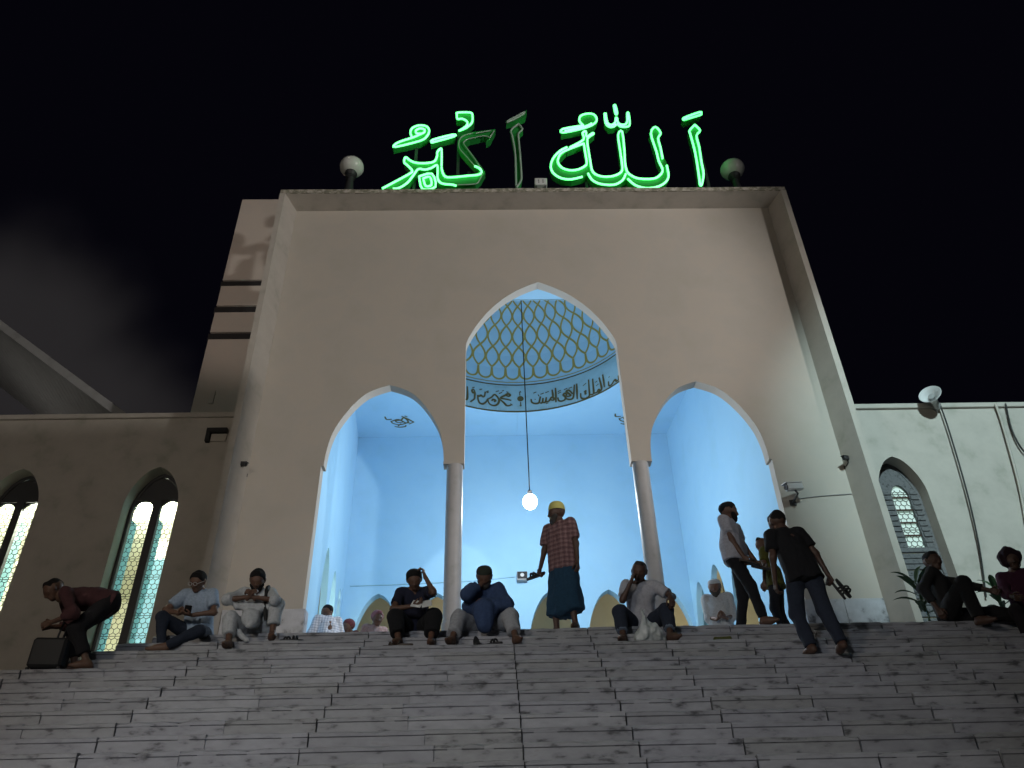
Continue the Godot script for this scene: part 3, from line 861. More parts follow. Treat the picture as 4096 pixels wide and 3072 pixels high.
func build_behind() -> void:
	var t := thing("minaret", Vector3(-7.0, 0, -9.3), "pinkish square minaret with three black slots behind the dim wing", "tower")
	var b := mb(t)
	var ys := [0.0, 10.48, 10.73, 11.415, 11.665, 12.38, 12.61, 15.9]
	for k in range(0, 8, 2):
		b.box(Vector3(-8.5, ys[k], -10.8), Vector3(-5.3, ys[k + 1], -8.0))
	obj("shaft", b, M.tower, t)
	for k in range(1, 7, 2):
		b = mb(t)
		b.box(Vector3(-8.56, ys[k] + 0.003, -10.7), Vector3(-5.4, ys[k + 1] - 0.003, -8.06))
		obj("slot", b, M.black, t)
	b = mb(t)
	b.bevel_box(Vector3(-8.05, 8.6, -7.99), Vector3(0.07, 0.2, 0.03), Basis(), 0.01)
	obj("small_vent", b, M.wing, t)
	var s := thing("metal_roof", Vector3(-11.0, 5.2, -7.0), "sloping grey metal roof rising behind the dim wing", "roof")
	var f0 := Vector3(-15.0, 10.9, -5.0); var f1 := Vector3(-8.25, 5.90, -5.0)
	var back := Vector3(0, -0.62, -4.0)
	var up := (f1 - f0).cross(back).normalized()
	if up.y < 0: up = -up
	b = mb(s)
	b.quad(f0, f1, f1 + back, f0 + back, -up); b.quad(f0 + up * 0.06, f1 + up * 0.06, f1 + back + up * 0.06, f0 + back + up * 0.06, up)
	b.quad(f0, f1, f1 + up * 0.06, f0 + up * 0.06, Vector3.BACK)
	obj("sheet", b, M.metal, s)
	b = mb(s)
	for k in 40:
		var a := f0.lerp(f1, (k + 0.5) / 40.0) + up * 0.004
		b.tube(PackedVector3Array([a, a + back]), 0.012, 4)
	obj("corrugation", b, M.metal, s)
	b = mb(s)
	var dirn := (f1 - f0).normalized()
	b.obox((f0 + f1) * 0.5 + up * 0.02 + Vector3(0, 0, 0.04), Vector3(f0.distance_to(f1) * 0.5, 0.085, 0.035), Basis(dirn, up, dirn.cross(up)))
	obj("fascia", b, M.metal, s)
	for k in range(1, 2):
		b = mb(s)
		var a := f0.lerp(f1, [0.35, 0.97][k]) + back * 0.5
		b.box(Vector3(a.x - 0.05, 4.96, a.z - 0.05), Vector3(a.x + 0.05, a.y, a.z + 0.05))
		obj("post", b, M.metal, s)
	var la := Vector3(-13.2, 5.9, -6.8)  # lamp out of view, placed to light the roof from below
	var lt := thing("unseen_roof_lamp", la, "unseen lamp placed to light the underside of the sloping metal roof", "lamp")
	b = mb(lt); b.bevel_box(la + Vector3(0, -0.05, 0), Vector3(0.3, 0.04, 0.05), Basis(), 0.01); obj("lamp_body", b, M.white_metal, lt)
	b = mb(lt); b.tube(PackedVector3Array([la + Vector3(-0.28, 0.01, 0), la + Vector3(0.28, 0.01, 0)]), 0.02, 8); obj("lamp_tube", b, glow(Color(0.9, 1.0, 0.97), 3.0), lt)
	b = mb(lt); b.box(la + Vector3(-0.02, -0.95, -0.02), la + Vector3(0.02, -0.09, 0.02)); obj("stand", b, M.dark_metal, lt)
	var ll := OmniLight3D.new()
	ll.light_color = Color(1.0, 0.98, 0.95); ll.light_energy = 0.75; ll.light_size = 0.2; ll.omni_range = 20; ll.shadow_enabled = true
	lt.add_child(ll); ll.position = Vector3(0, 0.12, 0)
	b = mb(s)
	b.box(Vector3(-15, 4.96, -9.3), Vector3(-10.5, 8.4, -9.1))
	obj("rear_wall", b, M.rust, s)

# ------------------------------------------------------------------ the neon writing on the roof
func sign_pts(src: Array, ox: float, oy: float, sc: float, z: float) -> PackedVector3Array:
	var q := PackedVector3Array()
	for s in src: q.append(srcz(ox + s[0] / sc, oy + s[1] / sc, z))
	return q
func neon(label: String, which: int, outline: Array, tubes: Array, lit := true, dead := [], post := []) -> void:
	var ox: float = [1500.0, 2150.0][which]; var oy: float = [420.0, 400.0][which]; var sc: float = [3.403, 2.949][which]
	var z := ZF - 0.16
	var pts := sign_pts(outline, ox, oy, sc, z)
	var poly := PackedVector2Array()
	var lo := Vector3(1e9, 1e9, z)
	var cx := 0.0
	for q in pts:
		poly.append(Vector2(q.x, q.y)); lo.y = minf(lo.y, q.y); cx += q.x / pts.size()
	var t := thing("neon_letter", Vector3(cx, lo.y, z), label, "neon sign", "neon letters on the portal roof")
	var b := mb(t)
	b.extrude(poly, Transform3D(Basis(), Vector3(0, 0, z)), 0.16)
	obj("channel", b, M.letter, t)
	for k in tubes.size():
		b = mb(t)
		var q := sign_pts(tubes[k], ox, oy, sc, z + 0.045)
		b.tube(smooth3(q, 3), 0.024, 6)
		obj("neon_tube", b, M.neon if lit else M.tube_off, t)
	for k in dead.size():
		b = mb(t)
		b.tube(smooth3(sign_pts(dead[k], ox, oy, sc, z + 0.045), 3), 0.014, 6)
		obj("dark_tube", b, M.tube_off, t)
	b = mb(t)
	var n := 0
	for x in post:
		var a := srcz(ox + x[0] / sc, oy + x[1] / sc, z - 0.12)
		b.box(Vector3(a.x - 0.03, ROOF, z - 0.19), Vector3(a.x + 0.03, a.y, z - 0.13))
		n += 1
	if n: obj("support_post", b, M.dark_metal, t)
	if lit:
		var l := OmniLight3D.new()
		l.light_color = Color(0.15, 1.0, 0.42); l.light_energy = 0.03; l.light_size = 0.2; l.omni_range = 12; l.shadow_enabled = true
		t.add_child(l)
		var mid := Vector3.ZERO
		for q in pts: mid += q / pts.size()
		l.position = mid + Vector3(0, 0, 0.30) - t.position
func build_neon() -> void:
	neon("lit green joined kaf, ba and ra letters with dark upper kaf arm", 0,
		[[90, 1140], [300, 1025], [500, 902], [395, 795], [388, 720], [425, 700], [480, 742], [640, 783], [800, 758], [833, 690], [833, 630], [905, 572], [922, 620], [922, 830], [937, 905], [977, 962], [1250, 948], [1385, 932], [1422, 900], [1345, 830], [1160, 630], [1122, 560], [1132, 480], [1190, 408], [1330, 368], [1640, 328], [1570, 470], [1510, 508], [1545, 445], [1480, 425], [1290, 467], [1222, 512], [1226, 540], [1345, 690], [1500, 912], [1440, 1015], [1370, 1088], [1120, 1100], [930, 1092], [858, 1055], [838, 980], [838, 830], [770, 868], [680, 893], [600, 885], [535, 970], [452, 1075], [340, 1142]],
		[[[100, 1136], [300, 1030], [470, 935], [508, 900], [480, 860], [430, 812], [397, 782], [402, 730], [425, 712], [470, 750], [540, 783], [640, 793], [760, 784], [820, 755], [845, 690], [848, 640], [896, 592], [907, 640], [905, 828]],
		[[905, 850], [920, 920], [958, 976], [1050, 984], [1250, 965], [1400, 950], [1452, 915], [1420, 862], [1356, 832]],
		[[245, 1138], [330, 1128], [440, 1058], [520, 960], [588, 872], [680, 880], [770, 855], [843, 816], [852, 900], [850, 980], [872, 1040], [930, 1073], [1050, 1084], [1104, 1100]]], true,
		[[[1350, 820], [1180, 630], [1142, 560], [1150, 480], [1200, 422], [1330, 382]], [[1370, 386], [1580, 346]], [[1455, 880], [1330, 695], [1212, 535], [1212, 500], [1280, 460], [1480, 420], [1558, 442]], [[1622, 350], [1560, 452]], [[1460, 930], [1430, 1010], [1365, 1075], [1120, 1085]]], [[640, 870], [1250, 1040], [1280, 900]])
	neon("lit green neon diamond dot under the ba", 0, [[592, 968], [778, 930], [830, 1115], [643, 1150]], [[[600, 972], [774, 936], [822, 1112], [646, 1144], [600, 972]], [[655, 1000], [745, 978], [768, 1085], [690, 1102], [655, 1000]]], true, [], [[720, 1120]])
	neon("lit green slanted neon bar between damma and kaf", 0, [[758, 520], [775, 462], [1062, 390], [1095, 400], [1075, 445]], [[[772, 512], [785, 474], [1056, 404], [1074, 428], [772, 512]]], true, [], [[900, 480]])
	neon("lit green neon damma loop with long tail above the ra", 0, [[245, 585], [262, 530], [340, 490], [495, 435], [470, 370], [500, 300], [600, 262], [705, 278], [752, 350], [712, 445], [610, 505]],
		[[[505, 445], [482, 375], [510, 312], [600, 277], [698, 290], [738, 350], [700, 432], [605, 490], [280, 570], [268, 540], [345, 497], [520, 440], [600, 405], [668, 372], [672, 335], [615, 318], [558, 345], [565, 385], [640, 388]]], true, [], [[570, 500]])
	neon("lit green hooked neon mark above the kaf", 0, [[1100, 85], [1310, 82], [1352, 150], [1345, 245], [1255, 330], [1125, 372], [1130, 345], [1225, 285], [1245, 235], [1190, 208], [1105, 205]],
		[[[1140, 352], [1240, 310], [1318, 240], [1326, 150], [1298, 103], [1125, 104], [1114, 130], [1122, 190], [1190, 188], [1254, 228], [1240, 288], [1146, 350]]], true, [], [[1140, 360]])
	neon("unlit neon alif between the two words", 0, [[1950, 245], [2014, 330], [1962, 390], [1968, 500], [1988, 720], [2003, 960], [1992, 1040], [1922, 1140], [1912, 1040], [1902, 640], [1858, 420], [1842, 340]],
		[[[1950, 258], [2005, 330], [1952, 392], [1958, 500], [1978, 720], [1992, 960], [1984, 1036], [1924, 1128]], [[1950, 258], [1852, 345], [1868, 430], [1906, 640], [1916, 900], [1920, 1100]]], false, [], [[1930, 700]])
	neon("unlit slanted neon bar above the dark alif", 0, [[1786, 245], [1795, 215], [1900, 160], [2030, 88], [2066, 68], [2042, 160], [1920, 215]], [[[1795, 238], [1810, 215], [1905, 165], [2028, 98], [2018, 125], [1900, 190], [1795, 238]]], false, [], [[1900, 200]])
	neon("lit green neon alif at the far end of the longer word", 1, [[1855, 278], [1934, 358], [1888, 420], [1920, 560], [1945, 730], [1972, 870], [1950, 1010], [1905, 1010], [1893, 900], [1848, 620], [1790, 405], [1780, 358]],
		[[[1855, 292], [1918, 360], [1876, 420], [1908, 560], [1933, 730], [1958, 870], [1938, 998], [1916, 996], [1904, 900], [1860, 622], [1802, 402], [1794, 360], [1855, 292]]], true, [], [[1850, 600]])
	neon("lit green short neon bar above the lit alif", 1, [[1708, 232], [1718, 198], [1922, 128], [1946, 150], [1925, 185], [1735, 255]], [[[1722, 234], [1732, 208], [1915, 142], [1930, 160], [1914, 178], [1722, 234]]], true, [], [[1830, 200]])
	neon("lit green joined double lam and ha letters", 1,
		[[1390, 302], [1464, 385], [1434, 450], [1494, 690], [1538, 768], [1558, 900], [1508, 988], [1400, 1038], [1270, 1050], [1150, 1014], [1050, 938], [1005, 960], [900, 1012], [740, 1002], [632, 948], [584, 884], [530, 918], [400, 948], [275, 935], [178, 878], [142, 790], [168, 688], [252, 592], [377, 541], [347, 596], [262, 690], [257, 740], [302, 788], [380, 816], [480, 806], [548, 768], [568, 738], [538, 524], [352, 600], [384, 538], [528, 462], [518, 388], [577, 352], [588, 416], [662, 374], [675, 405], [600, 466], [614, 600], [634, 720], [655, 822], [702, 868], [780, 893], [888, 886], [962, 848], [986, 800], [960, 600], [936, 404], [1008, 356], [1040, 600], [1045, 740], [1070, 838], [1117, 881], [1200, 916], [1368, 916], [1438, 872], [1462, 820], [1416, 720], [1386, 600], [1322, 395]],
		[[[1475, 690], [1450, 560], [1422, 450], [1453, 390], [1390, 317], [1337, 396], [1400, 600], [1430, 720], [1475, 820], [1450, 880], [1370, 928], [1200, 928], [1110, 893], [1056, 843], [1032, 740], [1025, 600], [998, 372], [950, 412], [975, 600], [1000, 800], [975, 860], [890, 898], [780, 905], [690, 880], [642, 828], [622, 720], [602, 600], [588, 458], [658, 402], [648, 390], [580, 432], [570, 368], [530, 392], [542, 468], [380, 560]],
		[[1525, 772], [1545, 900], [1500, 978], [1400, 1028], [1270, 1039], [1150, 1003], [1065, 930]], [[1040, 872], [1000, 948], [900, 1000], [740, 990], [642, 940], [596, 866]],
		[[530, 905], [400, 935], [282, 923], [192, 868], [156, 790], [182, 692], [262, 602], [348, 556]], [[545, 512], [300, 612], [247, 682], [242, 740], [290, 800], [380, 829], [480, 820], [558, 780], [580, 740], [562, 620], [545, 512]]], true, [], [[560, 800], [970, 700], [1440, 880], [1020, 900]])
	neon("lit green neon shadda shaped like a small w", 1, [[780, 145], [812, 145], [826, 245], [848, 278], [880, 284], [908, 258], [912, 205], [945, 200], [955, 255], [985, 279], [1028, 279], [1048, 248], [1045, 148], [1082, 148], [1098, 282], [1064, 324], [980, 324], [940, 298], [900, 325], [842, 328], [795, 275]],
		[[[790, 158], [803, 268], [846, 316], [898, 314], [940, 284], [982, 314], [1060, 314], [1088, 280], [1074, 158], [1057, 160], [1058, 250], [1032, 288], [980, 288], [948, 262], [938, 212], [922, 214], [916, 262], [882, 292], [844, 286], [818, 250], [804, 158]]], true, [], [[940, 300]])
	neon("lit green upright neon stroke above the shadda", 1, [[890, 55], [925, 48], [952, 165], [915, 178]], [[[900, 66], [918, 62], [940, 156], [920, 164], [900, 66]]], true, [], [[922, 170]])
	neon("lit green neon damma loop above the ha", 1, [[278, 400], [285, 328], [515, 288], [475, 245], [490, 180], [570, 148], [668, 152], [714, 220], [682, 290], [565, 342]],
		[[[540, 300], [495, 250], [505, 192], [570, 164], [658, 168], [698, 222], [670, 278], [560, 328], [302, 385], [298, 342], [525, 302]], [[320, 365], [560, 312], [640, 275]]], true, [], [[560, 330]])

# ------------------------------------------------------------------ lamps, loudspeakers, cameras, cables
func build_fittings() -> void:
	for gl in [[760.0, 361.0, "clear unlit globe lamp on the roof beside the ra letter"], [1582.0, 366.0, "clear unlit globe lamp on the roof beside the lit alif"]]:
		var c := dz(gl[0], gl[1], ZF - 0.45)
		var t := thing("globe_lamp", Vector3(c.x, ROOF, c.z), gl[2], "lamp", "globe lamps on the portal roof")
		var b := mb(t)
		b.blob(c, Vector3(0.26, 0.215, 0.26), Basis(), 14, 20)
		obj("globe", b, M.globe, t)
		b = mb(t)
		b.lathe(Vector3(c.x, 0, c.z), Basis(), [Vector2(0.0, c.y - 0.21), Vector2(0.13, c.y - 0.20), Vector2(0.135, c.y - 0.23), Vector2(0.09, c.y - 0.28), Vector2(0.07, c.y - 0.42), Vector2(0.14, ROOF + 0.03), Vector2(0.14, ROOF), Vector2(0, ROOF)], 18)
		for k in 3: b.lathe(Vector3(c.x, c.y - 0.27 - k * 0.05, c.z), Basis(), [Vector2(0.08, 0), Vector2(0.105, 0.012), Vector2(0.08, 0.024)], 16)
		obj("stand", b, M.dark_metal, t)
	var c := dz(1168, 396, ZF - 0.2)
	var t := thing("roof_floodlight", Vector3(c.x, ROOF, c.z), "small pale floodlight box with four dots between the neon words", "floodlight")
	var b := mb(t)
	b.bevel_box(c, Vector3(0.13, 0.10, 0.06), Basis(), 0.01)
	obj("housing", b, M.white_metal, t)
	for k in 4:
		b = mb(t)
		b.lathe(c + Vector3(-0.045 + 0.09 * (k % 2), -0.03 + 0.06 * (k / 2), 0.061), Basis(Vector3.RIGHT, PI / 2), [Vector2(0.0, 0.004), Vector2(0.014, 0.003), Vector2(0.016, 0)], 10)
		obj("lens", b, M.dark_metal, t)
	b = mb(t)
	b.box(Vector3(c.x - 0.10, ROOF, c.z - 0.03), Vector3(c.x - 0.08, c.y - 0.05, c.z + 0.03))
	b.box(Vector3(c.x + 0.08, ROOF, c.z - 0.03), Vector3(c.x + 0.10, c.y - 0.05, c.z + 0.03))
	obj("bracket", b, M.dark_metal, t)
	# the bulb that lights the blue hall
	t = thing("pendant_bulb", Vector3(-0.19, 11.8, -5.6), "bright white bulb hanging on a long wire in the blue hall", "lamp")
	b = mb(t)
	var bc := dz(1145, 1084, -5.6)
	b.blob(bc, Vector3(0.15, 0.165, 0.15), Basis(), 12, 16)
	obj("bulb", b, M.bulb, t)
	b = mb(t)
	b.tube(PackedVector3Array([bc + Vector3(0, 0.16, 0), Vector3(bc.x - 0.02, 8.5, -5.6), Vector3(bc.x - 0.03, 11.78, -5.55)]), 0.013, 6)
	b.lathe(bc + Vector3(0, 0.15, 0), Basis(), [Vector2(0.045, 0), Vector2(0.045, 0.09), Vector2(0.02, 0.12), Vector2(0, 0.12)], 12)
	obj("wire", b, M.wire, t)
	var l := OmniLight3D.new()
	l.light_color = Color(0.95, 0.98, 1.0); l.light_energy = HALL_LIGHT; l.light_size = 0.15; l.omni_range = 30; l.shadow_enabled = true
	t.add_child(l); l.position = bc - t.position
	# horn loudspeaker on the right wing
	var hc := dz(2013, 858, -3.12)
	t = thing("horn_loudspeaker", Vector3(hc.x, 5.15, ZW + 0.05), "white horn loudspeaker tilted on the edge of the bright wing", "loudspeaker")
	var ax := Vector3(-0.62, 0.30, 0.72).normalized()
	var fr := MB.new().frame_at(ax)
	var hb := Basis(fr.x, ax, fr.y)
	b = mb(t)
	b.lathe(hc - ax * 0.16, hb, [Vector2(0.0, -0.14), Vector2(0.055, -0.13), Vector2(0.06, 0.0), Vector2(0.05, 0.02), Vector2(0.07, 0.08), Vector2(0.11, 0.15), Vector2(0.165, 0.225), Vector2(0.20, 0.25), Vector2(0.194, 0.256), Vector2(0.145, 0.21), Vector2(0.09, 0.14), Vector2(0.04, 0.06), Vector2(0.0, 0.05)], 28)
	obj("bell", b, M.white_metal, t)
	b = mb(t)
	b.lathe(hc - ax * 0.12, hb, [Vector2(0.03, 0.0), Vector2(0.05, 0.12), Vector2(0.06, 0.15), Vector2(0.0, 0.16)], 14)
	obj("reflex_cone", b, M.metal, t)
	b = mb(t)
	b.tube(PackedVector3Array([hc - ax * 0.2, hc - ax * 0.2 + Vector3(0.06, -0.12, -0.15), Vector3(hc.x + 0.08, 5.12, ZW + 0.02)]), 0.016, 6)
	obj("bracket", b, M.metal, t)
	# wall cameras
	for cc in [[dz(523, 1003, ZA + 0.22), Vector3(0.9, -0.2, 0.35), 0.55, "small dark security camera on the beige pier beside the dim wing", ZA],
			[dz(1715, 1052, ZA + 0.25), Vector3(-0.93, -0.18, 0.3), 1.0, "white box security camera beside the right arch with cable behind", ZA],
			[dz(1828, 990, ZA + 0.16), Vector3(-0.8, -0.2, 0.55), 0.55, "small black security camera in the recess of the lavender fin", ZA]]:
		var at: Vector3 = cc[0]; var d: Vector3 = (cc[1] as Vector3).normalized(); var sc: float = cc[2]
		t = thing("security_camera", Vector3(at.x, at.y - 0.12 * sc, cc[4]), cc[3], "camera", "security cameras on the portal")
		var f2 := MB.new().frame_at(d)
		b = mb(t)
		b.bevel_box(at, Vector3(0.055, 0.055, 0.15) * sc, f2, 0.012 * sc)
		b.obox(at + f2.y * 0.062 * sc - d * -0.02 * sc, Vector3(0.062, 0.006, 0.17) * sc, f2)
		obj("housing", b, M.white_metal if sc > 0.8 else M.dark_metal, t)
		b = mb(t)
		b.lathe(at + d * 0.148 * sc, Basis(f2.x, d, f2.y), [Vector2(0.045, 0), Vector2(0.045, 0.02), Vector2(0.03, 0.02), Vector2(0.0, 0.012)].map(func(q): return q * sc), 14)
		obj("lens", b, M.black, t)
		b = mb(t)
		b.tube(PackedVector3Array([at - f2.y * 0.05 * sc, at - f2.y * 0.12 * sc - d * 0.02, Vector3(at.x + 0.02, at.y - 0.16 * sc, cc[4] + 0.02)]), 0.018 * sc, 6)
		b.obox(Vector3(at.x + 0.02, at.y - 0.16 * sc, cc[4] + 0.012), Vector3(0.05, 0.05, 0.010) * sc, Basis())
		obj("bracket", b, M.dark_metal, t)
	# cables
	for cb in [[[Vector3(4.02, 2.86, ZA + 0.012), Vector3(4.4, 2.90, ZA + 0.012), Vector3(4.91, 2.93, ZA + 0.012)], 0.007, "thin cable running from box camera to the fin", M.metal],
			[[dz(2030, 872, ZW + 0.12), dz(2050, 930, ZW + 0.12), dz(2088, 1060, ZW + 0.12), dz(2115, 1180, ZW + 0.1), dz(2130, 1290, ZW + 0.06)], 0.014, "black cable hanging from the horn loudspeaker down the bright wing", M.wire],
			[[dz(2150, 872, ZW + 0.10), dz(2162, 905, ZW + 0.10), dz(2185, 985, ZW + 0.10), dz(2204, 1060, ZW + 0.1), dz(2216, 1130, ZW + 0.08)], 0.022, "pale conduit hanging from the coping at the bright wing's end", M.wing],
			[[dz(2172, 872, ZW + 0.08), dz(2186, 930, ZW + 0.08), dz(2212, 975, ZW + 0.08), dz(2240, 985, ZW + 0.08)], 0.016, "dark cable curling beside the pale conduit", M.wire],
			[[dz(756, 1266, ZB + 0.012), dz(850, 1263, ZB + 0.012), dz(940, 1259, ZB + 0.012), dz(1020, 1255, ZB + 0.012), dz(1113, 1246, ZB + 0.012)], 0.012, "thin cable along the blue back wall to the small speaker", M.blue_band]]:
		var pts := PackedVector3Array(cb[0])
		t = thing("cable", pts[0], cb[2], "cable")
		b = mb(t)
		b.tube(smooth3(pts, 4), cb[1], 6)
		obj("cord", b, cb[3], t)
	# small speaker on the back wall
	var sp := dz(1128, 1246, ZB + 0.09)
	t = thing("wall_speaker", Vector3(sp.x, sp.y - 0.11, ZB), "small box speaker on the blue back wall below the bulb", "loudspeaker")
	b = mb(t)
	b.bevel_box(sp, Vector3(0.125, 0.105, 0.085), Basis(), 0.012)
	obj("box", b, M.metal, t)
	b = mb(t)
	b.bevel_box(sp + Vector3(0, 0.01, 0.082), Vector3(0.112, 0.085, 0.006), Basis(), 0.003)
	obj("grille", b, M.black, t)
	b = mb(t)
	b.lathe(sp + Vector3(0, 0.015, 0.089), Basis(Vector3.RIGHT, PI / 2), [Vector2(0.0, 0.012), Vector2(0.025, 0.008), Vector2(0.045, 0.0)], 16)
	obj("cone", b, M.white_metal, t)
	# hole with a sleeve in the left wing
	t = thing("wall_vent", Vector3(-5.86, 4.55, ZW), "black angular vent hole high on the dim wing beside the portal", "vent")
	b = mb(t)
	b.box(Vector3(-6.04, 4.70, ZW + 0.002), Vector3(-5.68, 4.79, ZW + 0.09))
	b.box(Vector3(-6.04, 4.52, ZW + 0.002), Vector3(-5.97, 4.699, ZW + 0.085))
	obj("dark_slot", b, M.black, t)  # black bars stand in for the dark inside of the hole
	b = mb(t)
	b.bevel_box(Vector3(-5.82, 4.615, ZW + 0.02), Vector3(0.135, 0.075, 0.018), Basis(), 0.004)
	obj("cover_plate", b, M.wing, t)
func added_shade_board(at: Vector3, facing: Vector3, w: float, h: float) -> void:  # added blocker: shades the dim wing from the first lamp
	var t := thing("added_shade_board", Vector3(at.x, GROUND, at.z), "blank board on a tall post added out of view to shade the dim wing", "added_shade_board")
	var fr := MB.new().frame_at(facing)
	var b := mb(t)
	b.bevel_box(at, Vector3(w * 0.5, h * 0.5, 0.02), fr, 0.008)
	obj("board", b, M.metal, t)
	b = mb(t)
	b.tube(PackedVector3Array([Vector3(at.x, GROUND, at.z) + facing * 0.07, Vector3(at.x, at.y + h * 0.4, at.z) + facing * 0.07]), 0.04, 8)
	obj("post", b, M.dark_metal, t)
func unseen_lamp(at: Vector3, aim: Vector3, energy: float, col: Color, size: float, label: String, spot := 0.0) -> void:  # lamp on a post, always out of view
	var t := thing("unseen_lamp", Vector3(at.x, GROUND, at.z), label, "street lamp")
	var d := (aim - at).normalized()
	var b := mb(t)
	var foot := Vector3(at.x, GROUND, at.z) - Vector3(d.x, 0, d.z).normalized() * 0.9
	b.tube(PackedVector3Array([foot, Vector3(foot.x, at.y - 0.4, foot.z), Vector3(foot.x, at.y + 0.15, foot.z), at - d * 0.16 + Vector3(0, 0.14, 0)]), 0.06, 10, 0.04)
	obj("pole", b, M.metal, t)
	var fr := MB.new().frame_at(d)
	b = mb(t)
	b.bevel_box(at - d * 0.09, Vector3(size * 0.5 + 0.03, size * 0.4 + 0.03, 0.07), fr, 0.02)
	obj("lamp_head", b, M.metal, t)
	b = mb(t)
	b.obox(at - d * 0.012, Vector3(size * 0.5, size * 0.4, 0.006), fr)
	obj("lamp_lens", b, glow(col, 3.0), t)
	if spot > 0.0:
		var s := SpotLight3D.new()
		s.light_color = col; s.light_energy = energy; s.spot_angle = spot; s.spot_range = 60; s.light_size = size * 0.5; s.shadow_enabled = true
		s.spot_angle_attenuation = 0.6
		t.add_child(s); s.position = at + d * 0.05 - t.position; s.basis = Basis(fr.x, fr.y, d) * Basis(Vector3.UP, PI)
	else:
		var o := OmniLight3D.new()
		o.light_color = col; o.light_energy = energy; o.omni_range = 80; o.light_size = size * 0.5; o.shadow_enabled = true
		t.add_child(o); o.position = at + d * 0.25 - t.position

